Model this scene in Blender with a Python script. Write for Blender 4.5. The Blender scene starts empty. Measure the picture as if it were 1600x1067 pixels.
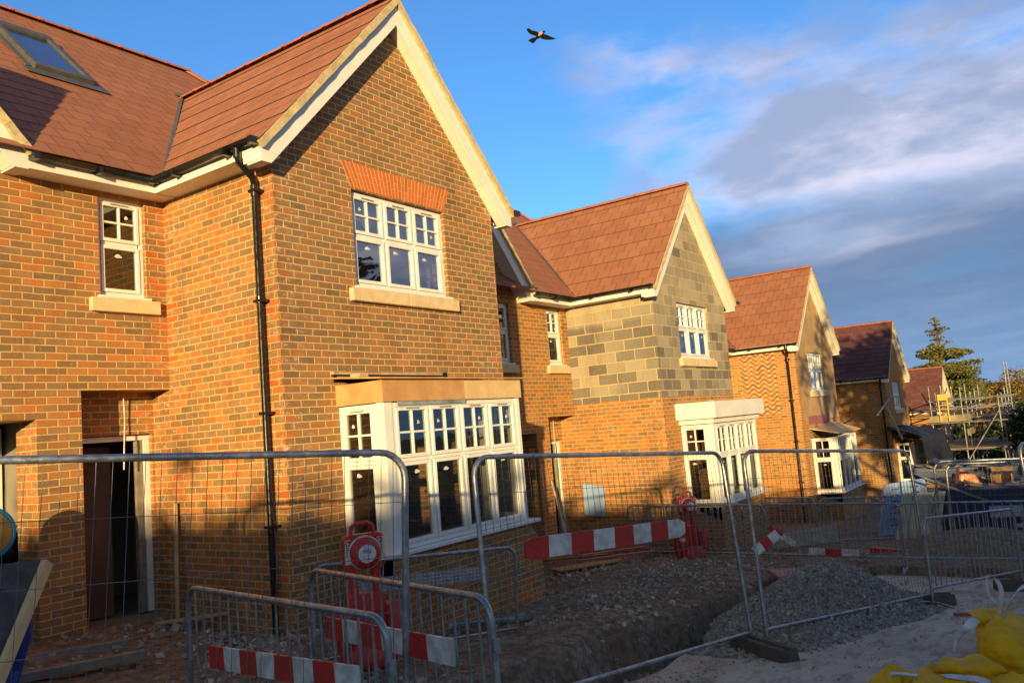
import bpy, bmesh, math, random
import numpy as np
from mathutils import Vector, Matrix, noise
random.seed(7)
rad = math.radians
S = bpy.context.scene
COL = S.collection

# ------------------------------------------------------------------ camera
cd = bpy.data.cameras.new('camera'); cam = bpy.data.objects.new('camera', cd); COL.objects.link(cam)
S.camera = cam
cd.sensor_width = 36.0; cd.lens = 36.0*1285.4/1600; cd.clip_start = .05; cd.clip_end = 3000
YAW, PITCH, ROLL = .9685, .1023, -.081
f = Vector((math.sin(YAW)*math.cos(PITCH), math.cos(YAW)*math.cos(PITCH), math.sin(PITCH)))
r0 = Vector((math.cos(YAW), -math.sin(YAW), 0)); u0 = r0.cross(f)
rr = math.cos(ROLL)*r0+math.sin(ROLL)*u0; uu = -math.sin(ROLL)*r0+math.cos(ROLL)*u0
m = Matrix((rr, uu, -f)).transposed().to_4x4(); m.translation = Vector((0, 0, 2.0)); cam.matrix_world = m

# ------------------------------------------------------------------ sun + sky
SUN_EL = rad(7.3)
SUN_AZ = math.atan2(-.866, -.5)          # sun stands behind the camera on the left
sdir = Vector((math.sin(SUN_AZ)*math.cos(SUN_EL), math.cos(SUN_AZ)*math.cos(SUN_EL), math.sin(SUN_EL)))
sl = bpy.data.lights.new('sun', 'SUN'); sun = bpy.data.objects.new('sun', sl); COL.objects.link(sun)
sl.energy = 5.0; sl.angle = rad(.5); sl.color = (1.0, .74, .33)
sun.rotation_euler = sdir.to_track_quat('Z', 'Y').to_euler()
S.view_settings.view_transform = 'Standard'; S.view_settings.look = 'None'
S.view_settings.exposure = 0.65; S.view_settings.gamma = 1

class NT:
    def __init__(s, tree): s.t = tree
    def n(s, typ, **kw):
        nd = s.t.nodes.new(typ)
        for k, v in kw.items():
            if k == 'inp':
                for a, b in v.items(): s.set(nd, a, b)
            else: setattr(nd, k, v)
        return nd
    def set(s, nd, a, b):
        i = nd.inputs[a]
        if isinstance(b, bpy.types.NodeSocket): s.t.links.new(b, i)
        else: i.default_value = b
    def m(s, op, a, b=None, c=None):
        nd = s.t.nodes.new('ShaderNodeMath'); nd.operation = op
        for i, v in enumerate((a, b, c)):
            if v is not None: s.set(nd, i, v)
        return nd.outputs[0]
    def vm(s, op, a, b=None):
        nd = s.t.nodes.new('ShaderNodeVectorMath'); nd.operation = op
        s.set(nd, 0, a)
        if b is not None: s.set(nd, 1, b)
        return nd.outputs[0]
    def mix(s, f, a, b, typ='RGBA', blend='MIX'):
        nd = s.t.nodes.new('ShaderNodeMix'); nd.data_type = typ
        if typ == 'RGBA':
            nd.blend_type = blend
            s.set(nd, 0, f); s.set(nd, 6, a); s.set(nd, 7, b); return nd.outputs[2]
        s.set(nd, 0, f); s.set(nd, 2, a); s.set(nd, 3, b); return nd.outputs[0]
    def ramp(s, fac, stops, interp='LINEAR'):
        nd = s.t.nodes.new('ShaderNodeValToRGB'); e = nd.color_ramp.elements; nd.color_ramp.interpolation = interp
        while len(e) < len(stops): e.new(.5)
        for el, (p, c) in zip(e, stops):
            el.position = p; el.color = (c, c, c, 1) if not isinstance(c, tuple) else (*c, 1)
        s.set(nd, 0, fac); return nd.outputs[0]
    def mr(s, v, a, b, c=0., d=1.):
        nd = s.t.nodes.new('ShaderNodeMapRange'); nd.interpolation_type = 'SMOOTHSTEP'
        for i, x in enumerate((v, a, b, c, d)): s.set(nd, i, x)
        return nd.outputs[0]
    def noise(s, vec, scale, detail=4, rough=.55, dim='3D'):
        nd = s.t.nodes.new('ShaderNodeTexNoise'); nd.noise_dimensions = dim
        s.set(nd, 'Vector', vec); s.set(nd, 'Scale', scale); s.set(nd, 'Detail', detail); s.set(nd, 'Roughness', rough)
        return nd.outputs[0]

w = bpy.data.worlds.new('World'); S.world = w; w.use_nodes = True
t = NT(w.node_tree); w.node_tree.nodes.clear()
sky = t.n('ShaderNodeTexSky', sky_type='NISHITA', sun_disc=False, sun_elevation=SUN_EL, sun_rotation=SUN_AZ,
          altitude=50, air_density=1.0, dust_density=.3, ozone_density=3.0)
tc = t.n('ShaderNodeTexCoord'); d = t.vm('NORMALIZE', tc.outputs['Generated'])
sx = t.n('ShaderNodeSeparateXYZ', inp={0: d}); X, Y, Z = sx.outputs
zc = t.m('ADD', t.m('MAXIMUM', Z, 0.), .14)
cv = t.n('ShaderNodeCombineXYZ', inp={0: t.m('MULTIPLY', t.m('DIVIDE', X, zc), .75), 1: t.m('MULTIPLY', t.m('DIVIDE', Y, zc), .62), 2: 5.3})
wob = t.n('ShaderNodeTexNoise', inp={'Vector': cv.outputs[0], 'Scale': .8, 'Detail': 3.})
cv2 = t.vm('ADD', cv.outputs[0], t.vm('MULTIPLY', wob.outputs[1], (.5, .5, 0.)))
n1 = t.noise(cv2, 1.9, 7, .55)
n2 = t.noise(cv2, 3.2, 6, .6)
# more cloud towards the far end of the street and low down, clear overhead on the left
az = t.m('SUBTRACT', t.m('MULTIPLY', X, 1.0), t.m('MULTIPLY', Y, .9))
bias = t.m('ADD', t.mr(az, .06, .72, -.25, .12), t.mr(Z, .10, .60, .08, -.10))
dens = t.m('ADD', t.m('ADD', n1, bias), t.m('MULTIPLY', t.m('SUBTRACT', n2, .5), .24))
cl = t.mr(dens, .47, .66)
light = t.mr(t.m('SUBTRACT', t.noise(t.vm('ADD', cv2, (-.10, .07, 0.)), 1.9, 7, .55), n1), -.08, .12)
ccol = t.mix(light, (.26, .28, .37, 1), (.58, .52, .57, 1))
sunside = t.mr(t.m('ADD', t.m('MULTIPLY', X, -.866), t.m('MULTIPLY', Y, -.5)), -.25, .75)
skyc = t.mix(1.0, sky.outputs[0], t.mix(sunside, (.70, 1.04, 1.36, 1), (.95, .82, .68, 1)), blend='MULTIPLY')
skyc = t.vm('MULTIPLY', skyc, (.145, .145, .145))
# hazy slate bank low on the horizon at the far end
bank = t.m('MULTIPLY', t.mr(t.m('ADD', Z, t.m('MULTIPLY', t.m('SUBTRACT', n1, .5), .22)), .155, .235, 1., 0.), t.mr(az, .22, .50))
c1 = t.mix(t.m('MULTIPLY', cl, .82), skyc, ccol)
c2 = t.mix(t.m('MULTIPLY', bank, .9), c1, t.mix(t.mr(Z, .0, .16), (.115, .22, .40, 1), (.085, .145, .26, 1)))
bg = t.n('ShaderNodeBackground', inp={0: c2, 1: 1.0}); out = t.n('ShaderNodeOutputWorld', inp={0: bg.outputs[0]})

# ------------------------------------------------------------------ materials
MATS = {}
def mat(name):
    m = bpy.data.materials.new(name); m.use_nodes = True; m.node_tree.nodes.clear(); MATS[name] = m
    t = NT(m.node_tree); p = t.n('ShaderNodeBsdfPrincipled'); o = t.n('ShaderNodeOutputMaterial', inp={0: p.outputs[0]})
    t.geo = t.n('ShaderNodeNewGeometry'); t.pos = t.geo.outputs['Position']; t.o = o
    return m, t, p
def bump(t, p, h, strength, dist):
    b = t.n('ShaderNodeBump', inp={'Height': h, 'Strength': strength, 'Distance': dist}); t.set(p, 'Normal', b.outputs[0])

def simple(name, c, rough=.6, metal=0, var=.12, scale=6., bmp=0., c2=None, spec=.5, coat=0, objc=False):
    m, t, p = mat(name)
    co = t.n('ShaderNodeTexCoord').outputs['Object'] if objc else t.pos
    n = t.noise(co, scale, 6, .6)
    c2 = c2 or tuple(x*(1-2*var) for x in c)
    t.set(p, 'Base Color', t.mix(t.mr(n, .35, .68), (*c2, 1), (*c, 1)))
    t.set(p, 'Roughness', t.mr(t.noise(co, scale*2.3, 3), .3, .7, max(.05, rough-.12), min(1, rough+.12)))
    t.set(p, 'Metallic', metal); t.set(p, 'Specular IOR Level', spec)
    if coat: t.set(p, 'Coat Weight', coat)
    if bmp: bump(t, p, t.noise(co, scale*6, 4), .5, bmp)
    return m

def masonry(name, W_, H_, mo, stops, mortar, quoins=(), big=None, rough=.9, bstr=.006, wobble=.005, shift=0., zsh=None, intra=.75):
    m, t, p = mat(name)
    wn = t.n('ShaderNodeTexNoise', inp={'Vector': t.pos, 'Scale': 5., 'Detail': 3.})
    ps = t.vm('ADD', t.pos, t.vm('MULTIPLY', t.vm('SUBTRACT', wn.outputs[1], (.5, .5, .5)), (wobble*2, wobble*2, wobble*2)))
    s = t.n('ShaderNodeSeparateXYZ', inp={0: ps}); px, py, pz = s.outputs
    ns = t.n('ShaderNodeSeparateXYZ', inp={0: t.geo.outputs['True Normal']})
    side = t.m('GREATER_THAN', t.m('ABSOLUTE', ns.outputs[0]), t.m('ABSOLUTE', ns.outputs[1]))
    u = t.mix(side, px, t.m('ADD', py, shift), 'FLOAT')
    v = t.m('DIVIDE', pz, H_); row = t.m('FLOOR', v); fv = t.m('SUBTRACT', v, row)
    par = t.m('MODULO', t.m('ABSOLUTE', row), 2.)
    fu_ = t.m('ADD', t.m('DIVIDE', u, W_), t.m('MULTIPLY', par, .5)); cn = t.m('FLOOR', fu_); fu = t.m('SUBTRACT', fu_, cn)
    du = t.m('MULTIPLY', t.m('MINIMUM', fu, t.m('SUBTRACT', 1., fu)), W_)
    dv = t.m('MULTIPLY', t.m('MINIMUM', fv, t.m('SUBTRACT', 1., fv)), H_)
    dm = t.m('ADD', t.m('MINIMUM', du, dv), t.m('MULTIPLY', t.m('SUBTRACT', t.noise(t.pos, 45., 2), .5), .005))
    face = t.mr(dm, mo/2-.0015, mo/2+.0025)
    cvx = t.n('ShaderNodeCombineXYZ', inp={0: cn, 1: row, 2: t.m('MULTIPLY', side, 17.)})
    wn1 = t.n('ShaderNodeTexWhiteNoise', noise_dimensions='3D', inp={0: cvx.outputs[0]})
    k = wn1.outputs[0]
    bg_ = t.noise(t.pos, .45, 2)
    k = t.m('FRACT', t.m('ADD', k, 0.))
    k = t.m('ADD', t.m('MULTIPLY', k, .80), t.m('MULTIPLY', t.m('SUBTRACT', bg_, .40), .5)); k = t.m('ADD', k, t.m('MULTIPLY', t.m('SUBTRACT', t.noise(t.pos, 13., 4, .65), .5), intra))
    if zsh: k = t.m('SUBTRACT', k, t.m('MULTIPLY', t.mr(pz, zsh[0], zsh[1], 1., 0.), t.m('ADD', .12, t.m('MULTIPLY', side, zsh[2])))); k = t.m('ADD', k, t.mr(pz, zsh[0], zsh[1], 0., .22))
    for q in quoins:      # redder bricks toothed in at the corners
        dq = t.m('ABSOLUTE', t.m('SUBTRACT', u, q))
        on = t.m('LESS_THAN', dq, t.m('ADD', .115, t.m('MULTIPLY', par, .11)))
        k = t.m('ADD', k, t.m('MULTIPLY', on, .2))
    base = t.ramp(k, stops)
    j = t.n('ShaderNodeSeparateColor', inp={0: wn1.outputs[1]})
    base = t.mix(1., base, t.mix(j.outputs[1], (.84, .84, .84, 1), (1.18, 1.16, 1.12, 1)), blend='MULTIPLY')
    sp = t.noise(t.pos, 70., 4, .7); base = t.mix(t.mr(sp, .56, .74, 0, .65), base, tuple(x*.25 for x in stops[0][1])+(1,))
    base = t.mix(t.mr(t.noise(t.pos, 22., 3), .55, .8, 0, .4), base, (.5, .36, .24, 1))
    mc = t.mix(t.noise(t.pos, 9., 4), tuple(x*.72 for x in mortar)+(1,), (*mortar, 1))
    c = t.mix(face, mc, base)
    if big: c = t.mix(t.mr(t.noise(t.pos, .9, 5, .65), .56, .74, 0, big[1]), c, (*big[0], 1))
    sm = t.mr(t.noise(t.vm('MULTIPLY', t.pos, (1., 1., 2.6)), 3.1, 8, .78), .60, .76, 0, .55)
    c = t.mix(sm, c, (.62, .52, .40, 1))
    for q in quoins:      # mortar smears and salt bloom beside the corners
        c = t.mix(t.m('MULTIPLY', t.mr(t.m('ABSOLUTE', t.m('SUBTRACT', u, q)), .05, .55, 1., 0.), t.mr(t.noise(t.vm('MULTIPLY', t.pos, (1., 1., 1.8)), 11., 6, .75), .56, .66, 0, .6)), c, (.72, .64, .54, 1))
    c = t.mix(t.mr(t.noise(t.vm('MULTIPLY', t.pos, (1., 1., .35)), 1.6, 6, .7), .46, .68, 0, .6), c, t.mix(1., c, (.66, .62, .6, 1), blend='MULTIPLY'))
    t.set(p, 'Base Color', c); t.set(p, 'Roughness', rough); t.set(p, 'Specular IOR Level', .25)
    h = t.m('ADD', t.m('MULTIPLY', face, 1.), t.m('MULTIPLY', t.noise(t.pos, 60., 4), .35))
    bump(t, p, h, .9, bstr)
    return m
BR = [(0, (.22, .14, .078)), (.2, (.27, .155, .075)), (.42, (.32, .155, .065)), (.65, (.39, .165, .055)), (.85, (.46, .155, .045)), (1, (.56, .12, .025))]
BR2 = [(0, (.24, .14, .07)), (.3, (.35, .165, .06)), (.6, (.42, .175, .055)), (.85, (.48, .175, .045)), (1, (.54, .15, .035))]
MO = (.66, .43, .17)
masonry('brick_dark_mix', .225, .0797, .0145, BR, MO, (5.84, 7.033, 9.93, 9.1))
masonry('brick_brown', .225, .0797, .0145, [(0, (.20, .135, .075)), (.25, (.25, .145, .075)), (.55, (.30, .15, .07)), (.9, (.35, .155, .06)), (1, (.46, .13, .045))], MO, (5.84, 9.93))
masonry('brick_orange', .225, .0797, .0145, BR2, MO, (7.033,))
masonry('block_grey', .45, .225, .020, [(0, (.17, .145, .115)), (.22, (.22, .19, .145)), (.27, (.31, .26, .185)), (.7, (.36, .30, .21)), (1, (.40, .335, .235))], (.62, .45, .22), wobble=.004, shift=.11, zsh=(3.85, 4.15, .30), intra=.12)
simple('render_tan', (.47, .29, .13), .95, c2=(.34, .21, .10), scale=2.5, bmp=.004)
simple('cream_stone', (.72, .53, .30), .8, var=.08, scale=8, bmp=.002)
simple('white_upvc', (.80, .78, .74), .35, var=.03, scale=3, c2=(.72, .70, .66))
simple('white_board', (.80, .77, .70), .5, var=.05, scale=2.2)
simple('verge_mortar', (.60, .47, .26), .9, var=.12, scale=20, bmp=.004)
simple('black_plastic', (.012, .012, .013), .28, var=.1, scale=5)
simple('lead', (.12, .12, .13), .55, metal=.3, scale=9, bmp=.002)
simple('ridge_tile', (.44, .14, .07), .75, c2=(.33, .10, .055), scale=4, bmp=.002)
simple('galvanised', (.42, .44, .47), .42, metal=.85, c2=(.25, .26, .28), scale=14, objc=True)
simple('galvanised_wire', (.20, .20, .21), .5, metal=.6, scale=9, objc=True)
simple('red_plastic', (.62, .022, .02), .5, c2=(.40, .03, .022), scale=10, objc=True)
simple('white_plastic', (.72, .71, .70), .5, c2=(.47, .44, .40), scale=10, objc=True)
simple('dark_rubber', (.055, .045, .04), .8, c2=(.10, .08, .06), scale=9, bmp=.003)
simple('plywood', (.60, .33, .13), .7, c2=(.48, .24, .09), scale=3.5, bmp=.001)
simple('plywood_pale', (.72, .50, .25), .7, c2=(.62, .40, .18), scale=3.5)
simple('timber', (.50, .36, .20), .75, c2=(.36, .24, .12), scale=6, bmp=.002)
simple('timber_grey', (.28, .235, .18), .85, c2=(.18, .15, .12), scale=7, bmp=.003)
simple('brown_board', (.17, .07, .03), .55, c2=(.11, .045, .02), scale=2)
simple('felt_dark', (.10, .085, .075), .85, c2=(.06, .05, .045), scale=9, bmp=.003)
simple('dark_room', (.24, .21, .17), .9, scale=2)
simple('red_stained_board', (.36, .12, .10), .6, c2=(.26, .09, .08), scale=5)
simple('blue_skip_paint', (.02, .045, .16), .45, c2=(.05, .05, .07), scale=3, bmp=.003)
simple('pale_blue_board', (.30, .42, .68), .5, c2=(.26, .36, .60), scale=1.5)
simple('cream_board', (.50, .46, .33), .7, c2=(.38, .34, .24), scale=3)
simple('cardboard', (.42, .24, .10), .8, c2=(.32, .17, .07), scale=4)
simple('orange_plastic', (.60, .16, .04), .5, scale=4)
simple('blue_pipe', (.02, .06, .32), .45, scale=5)
simple('yellow_fabric', (.86, .47, .005), .75, c2=(.66, .33, .004), scale=2.5, bmp=.002, spec=.25)
simple('white_strap', (.70, .70, .72), .7, c2=(.5, .5, .52), scale=9)
simple('tarpaulin', (.012, .014, .02), .6, spec=.2, c2=(.02, .02, .03), scale=6, bmp=.006)
simple('yellow_paint', (.74, .46, .04), .6, c2=(.5, .33, .06), scale=9)
simple('scaffold_tube', (.34, .33, .32), .55, metal=.5, c2=(.20, .18, .16), scale=3)
simple('scaffold_board', (.36, .27, .16), .8, c2=(.22, .17, .11), scale=1.5)
simple('concrete_slab', (.27, .23, .19), .9, c2=(.2, .165, .13), scale=3, bmp=.003)
simple('packaging_grey', (.34, .38, .42), .6, c2=(.12, .16, .18), scale=4)
simple('bark', (.12, .085, .055), .95, c2=(.06, .045, .03), scale=8, bmp=.01)
simple('feather_black', (.010, .008, .008), .9, scale=30, spec=.05)
simple('feather_buff', (.42, .28, .16), .7, scale=30)
simple('sticker_green', (.05, .32, .12), .6, scale=30); simple('sticker_cream', (.75, .68, .45), .6, scale=30, var=.03)
simple('blue_rim', (.0, .22, .5), .5, scale=8)
simple('vent_grey', (.25, .24, .22), .6, scale=8)

def leafmat(name, cols):
    m, t, p = mat(name)
    k = t.n('ShaderNodeObjectInfo'); ri = t.geo.outputs['Random Per Island']
    c = t.ramp(ri, [(i/(len(cols)-1), x) for i, x in enumerate(cols)])
    t.set(p, 'Base Color', c); t.set(p, 'Roughness', .65)
    t.set(p, 'Subsurface Weight', 0.)
    tr = t.n('ShaderNodeBsdfTranslucent', inp={0: c}); mx = t.n('ShaderNodeMixShader', inp={0: .25, 1: p.outputs[0], 2: tr.outputs[0]})
    t.set(t.o, 0, mx.outputs[0]); return m
leafmat('leaf_dark', [(.012, .03, .012), (.03, .06, .02), (.05, .08, .02), (.03, .05, .015)])
leafmat('leaf_cedar', [(.04, .06, .015), (.11, .13, .025), (.20, .19, .04), (.30, .21, .05)])
leafmat('leaf_autumn', [(.08, .10, .02), (.20, .17, .03), (.30, .20, .03), (.34, .13, .03), (.12, .12, .03)])
leafmat('leaf_brown', [(.06, .04, .02), (.12, .08, .03), (.10, .10, .03), (.05, .06, .02)])

# random-colour brick units (arches, herringbone), stones
def islandmat(name, cols, rough=.9, sc=50):
    m, t, p = mat(name)
    c = t.ramp(t.geo.outputs['Random Per Island'], [(i/(len(cols)-1), x) for i, x in enumerate(cols)])
    c = t.mix(t.mr(t.noise(t.pos, sc, 4), .5, .75, 0, .5), c, tuple(x*.5 for x in cols[0])+(1,))
    t.set(p, 'Base Color', c); t.set(p, 'Roughness', rough); bump(t, p, t.noise(t.pos, sc*1.5, 4), .6, .003); return m
islandmat('rubbed_brick', [(.56, .125, .022), (.62, .15, .03), (.48, .10, .018), (.60, .17, .035)])
islandmat('herring_brick', [(.16, .11, .07), (.34, .14, .06), (.42, .17, .06), (.24, .12, .06), (.5, .16, .05)])
islandmat('grey_stone', [(.17, .145, .115), (.28, .24, .20), (.36, .31, .26), (.22, .19, .16), (.44, .38, .32)])
islandmat('brown_stone', [(.20, .135, .085), (.31, .225, .15), (.42, .34, .25), (.26, .18, .115), (.56, .49, .41)])
islandmat('white_chip', [(.34, .28, .22), (.42, .37, .31), (.20, .14, .10), (.26, .21, .17), (.55, .52, .49)])

# mortar backing
simple('mortar', MO, .95, var=.12, scale=14, bmp=.002)

# roof tiles: uv in tile units
def tilemat(name, a, b, c_):
    m, t, p = mat(name)
    uv = t.n('ShaderNodeUVMap').outputs[0]; s = t.n('ShaderNodeSeparateXYZ', inp={0: uv})
    row = t.m('FLOOR', t.m('ADD', s.outputs[1], .001)); par = t.m('MODULO', row, 2.)
    uu_ = t.m('ADD', s.outputs[0], t.m('MULTIPLY', par, .5)); cn = t.m('FLOOR', uu_); fr = t.m('SUBTRACT', uu_, cn)
    cb = t.n('ShaderNodeCombineXYZ', inp={0: cn, 1: row, 2: 0.}); wn = t.n('ShaderNodeTexWhiteNoise', inp={0: cb.outputs[0]})
    col = t.ramp(wn.outputs[0], [(0, a), (.5, b), (1, c_)])
    col = t.mix(t.mr(t.noise(t.pos, 1.3, 6, .65), .5, .8, 0, .45), col, tuple(x*.62 for x in a)+(1,))
    col = t.mix(t.mr(t.noise(t.pos, 60, 3), .45, .8, 0, .3), col, tuple(min(1, x*1.5) for x in c_)+(1,))
    jm = t.m('MINIMUM', fr, t.m('SUBTRACT', 1., fr)); j = t.mr(jm, .008, .022)
    col = t.mix(j, (.05, .02, .015, 1), col)
    t.set(p, 'Base Color', col); t.set(p, 'Roughness', .72); t.set(p, 'Specular IOR Level', .35)
    bump(t, p, t.m('ADD', j, t.m('MULTIPLY', t.noise(t.pos, 90, 3), .3)), .8, .004)
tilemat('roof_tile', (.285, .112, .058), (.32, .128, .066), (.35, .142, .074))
tilemat('roof_tile_dark', (.115, .042, .036), (.14, .052, .042), (.165, .062, .05))  # shade on the two far roofs is put into this darker tile colour

# glass: thin pane, mirrors the sky and the trees, shows the dark room behind
def glass(name, ref, tint):
    m, t, p = mat(name)
    fr = t.n('ShaderNodeFresnel', inp={0: 1.6}); g = t.n('ShaderNodeBsdfGlossy', inp={0: (.95, .97, 1, 1), 1: .02})
    tr = t.n('ShaderNodeBsdfTransparent', inp={0: (*tint, 1)})
    fac = t.m('MINIMUM', t.m('ADD', t.m('MULTIPLY', fr.outputs[0], 1.0), ref), .55)
    b = t.n('ShaderNodeBump', inp={'Height': t.noise(t.pos, 1.6, 2), 'Strength': .25, 'Distance': .02}); t.set(g, 'Normal', b.outputs[0])
    mx = t.n('ShaderNodeMixShader', inp={0: fac, 1: tr.outputs[0], 2: g.outputs[0]}); t.set(t.o, 0, mx.outputs[0])
glass('pane_clear', .08, (.62, .64, .62)); glass('pane_sky', .24, (.55, .6, .6))

# soil and concrete
m, t, p = mat('soil')
a = t.noise(t.pos, 1.1, 6, .6); b = t.noise(t.pos, 9., 8, .7); c = t.noise(t.pos, 40., 6, .7)
col = t.ramp(a, [(.3, (.26, .165, .095)), (.45, (.36, .245, .155)), (.58, (.43, .33, .235)), (.75, (.50, .41, .32))])
col = t.mix(t.mr(b, .35, .65, .7, 0), (.14, .095, .06, 1), col)
vor = t.n('ShaderNodeTexVoronoi', inp={'Vector': t.pos, 'Scale': 26.}); st = t.mr(vor.outputs[0], .12, .25, 1, 0)
st = t.m('MULTIPLY', st, t.mr(t.noise(t.pos, 2.2, 4), .45, .6))
col = t.mix(st, col, t.mix(c, (.2, .16, .13, 1), (.4, .35, .3, 1)))
t.set(p, 'Base Color', col); t.set(p, 'Roughness', .95); t.set(p, 'Specular IOR Level', .15)
bump(t, p, t.m('ADD', t.m('ADD', b, t.m('MULTIPLY', c, .5)), t.m('MULTIPLY', st, .5)), 1., .03)
m, t, p = mat('concrete_road')
a = t.noise(t.pos, 1.2, 7, .65); b = t.noise(t.pos, 30., 5, .7)
col = t.ramp(a, [(.3, (.36, .30, .21)), (.5, (.50, .42, .31)), (.7, (.58, .49, .37))])
col = t.mix(t.mr(b, .55, .8, 0, .5), col, (.2, .17, .14, 1))
col = t.mix(t.mr(t.noise(t.vm('MULTIPLY', t.pos, (1., 3., 1.)), 2.2, 9, .80), .47, .62, 0, .8), col, (.23, .165, .11, 1))
t.set(p, 'Base Color', col); t.set(p, 'Roughness', .9); bump(t, p, t.m('ADD', b, a), .6, .006)
m, t, p = mat('grass_field')
t.set(p, 'Base Color', t.ramp(t.noise(t.pos, .3, 6), [(.3, (.03, .045, .015)), (.7, (.08, .09, .03))])); t.set(p, 'Roughness', 1.)

# ------------------------------------------------------------------ mesh helpers
ORI = {}
class MB:
    def __init__(s): s.v = []; s.f = []; s.sm = []; s.uv = []
    def add(s, vs, fs, smooth=False, uvs=None):
        k = len(s.v); s.v += [tuple(x) for x in vs]
        for i, q in enumerate(fs):
            s.f.append([k+j for j in q]); s.sm.append(smooth); s.uv.append(uvs[i] if uvs else None)
        return s
    def box(s, x0, x1, y0, y1, z0, z1):
        v = [(x, y, z) for z in (z0, z1) for y in (y0, y1) for x in (x0, x1)]
        return s.add(v, [(0, 2, 3, 1), (4, 5, 7, 6), (0, 1, 5, 4), (2, 6, 7, 3), (0, 4, 6, 2), (1, 3, 7, 5)])
    def fb(s, fr, s0, s1, z0, z1, d0, d1):
        """box in a wall frame fr=(o, ud, nd): s along wall, d outward"""
        o, u, n = fr; v = []
        for d_ in (d0, d1):
            for z in (z0, z1):
                for q in (s0, s1): v.append((o[0]+u[0]*q+n[0]*d_, o[1]+u[1]*q+n[1]*d_, z))
        return s.add(v, [(0, 1, 3, 2), (4, 6, 7, 5), (0, 4, 5, 1), (2, 3, 7, 6), (0, 2, 6, 4), (1, 5, 7, 3)])
    def beam(s, p0, p1, w_, h_, up=(0, 0, 1)):
        p0 = Vector(p0); p1 = Vector(p1); d_ = (p1-p0).normalized(); up = Vector(up)
        a = d_.cross(up)
        if a.length < .01: a = d_.cross(Vector((1, 0, 0)))
        a.normalize(); b_ = a.cross(d_).normalized(); v = []
        for q in (p0, p1):
            for i, j in ((-1, -1), (1, -1), (1, 1), (-1, 1)): v.append(q+a*(i*w_/2)+b_*(j*h_/2))
        return s.add(v, [(0, 1, 2, 3), (7, 6, 5, 4), (0, 4, 5, 1), (1, 5, 6, 2), (2, 6, 7, 3), (3, 7, 4, 0)])
    def tube(s, pts, r, n=8, caps=True, rs=None):
        pts = [Vector(q) for q in pts]; k = len(pts); v = []; f_ = []
        prev = None
        for i, q in enumerate(pts):
            d_ = (pts[min(i+1, k-1)]-pts[max(i-1, 0)]).normalized()
            if prev is None:
                a = d_.orthogonal().normalized()
            else:
                a = prev-d_*prev.dot(d_)
                a = a.normalized() if a.length > 1e-5 else d_.orthogonal().normalized()
            prev = a; b_ = d_.cross(a)
            r_ = rs[i] if rs else r
            for j in range(n):
                an = 2*math.pi*j/n; v.append(q+a*(math.cos(an)*r_)+b_*(math.sin(an)*r_))
        for i in range(k-1):
            for j in range(n): f_.append((i*n+j, i*n+(j+1) % n, (i+1)*n+(j+1) % n, (i+1)*n+j))
        s.add(v, f_, True)
        if caps:
            s.add(v[:n], [tuple(range(n))[::-1]]); s.add(v[-n:], [tuple(range(n))])
        return s
    def prism(s, poly, th):
        """poly: list of 3D pts (planar), extruded by vector th"""
        n = len(poly); th = Vector(th); v = [Vector(q) for q in poly]; v2 = [q+th for q in v]
        s.add(v+v2, [tuple(range(n))[::-1], tuple(range(n, 2*n))]+[(i, (i+1) % n, n+(i+1) % n, n+i) for i in range(n)]); return s
    def lathe(s, prof, c, axis=(0, 0, 1), n=24, smooth=True):
        ax = Vector(axis).normalized(); a = ax.orthogonal().normalized(); b_ = ax.cross(a); c = Vector(c); v = []; f_ = []
        for r, h in prof:
            for j in range(n):
                an = 2*math.pi*j/n; v.append(c+ax*h+a*(r*math.cos(an))+b_*(r*math.sin(an)))
        for i in range(len(prof)-1):
            for j in range(n): f_.append((i*n+j, i*n+(j+1) % n, (i+1)*n+(j+1) % n, (i+1)*n+j))
        s.add(v, f_, smooth); return s
    def build(s, name, m, parent=None, ori=(0, 0, 0), bevel=0, autos=True):
        o0 = ORI[parent.name] if parent is not None else Vector(ori)
        me = bpy.data.meshes.new(name)
        me.from_pydata([(x-o0[0], y-o0[1], z-o0[2]) for x, y, z in s.v], [], s.f)
        me.polygons.foreach_set('use_smooth', s.sm)
        if any(u is not None for u in s.uv):
            ul = me.uv_layers.new(name='UVMap'); i = 0
            for fa, u in zip(s.f, s.uv):
                for j in range(len(fa)):
                    ul.data[i].uv = u[j] if u else (0, 0); i += 1
        me.materials.append(MATS[m]); me.update()
        ob = bpy.data.objects.new(name, me); COL.objects.link(ob)
        if parent is not None: ob.parent = parent
        else: ob.location = o0
        ORI[ob.name] = Vector(o0)
        if bevel:
            b_ = ob.modifiers.new('bevel', 'BEVEL'); b_.width = bevel; b_.segments = 1; b_.limit_method = 'ANGLE'
        return ob
def tag(o, label, cat, group=None):
    o['label'] = label; o['category'] = cat
    if group: o['group'] = group
    return o
def structure(o, kind='structure'): o['kind'] = kind; return o
def thing(name, label, cat, loc, group=None):
    o = bpy.data.objects.new(name, None); COL.objects.link(o); o.location = loc; o.empty_display_size = .2
    ORI[o.name] = Vector(loc); return tag(o, label, cat, group)
def clip(poly, nx, ny, c):
    """keep points with nx*x+ny*y<=c"""
    out = []
    for i in range(len(poly)):
        a, b_ = poly[i], poly[(i+1) % len(poly)]; da = nx*a[0]+ny*a[1]-c; db = nx*b_[0]+ny*b_[1]-c
        if da <= 0: out.append(a)
        if (da < 0 < db) or (db < 0 < da):
            k = da/(da-db); out.append((a[0]+(b_[0]-a[0])*k, a[1]+(b_[1]-a[1])*k))
    return out
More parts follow.
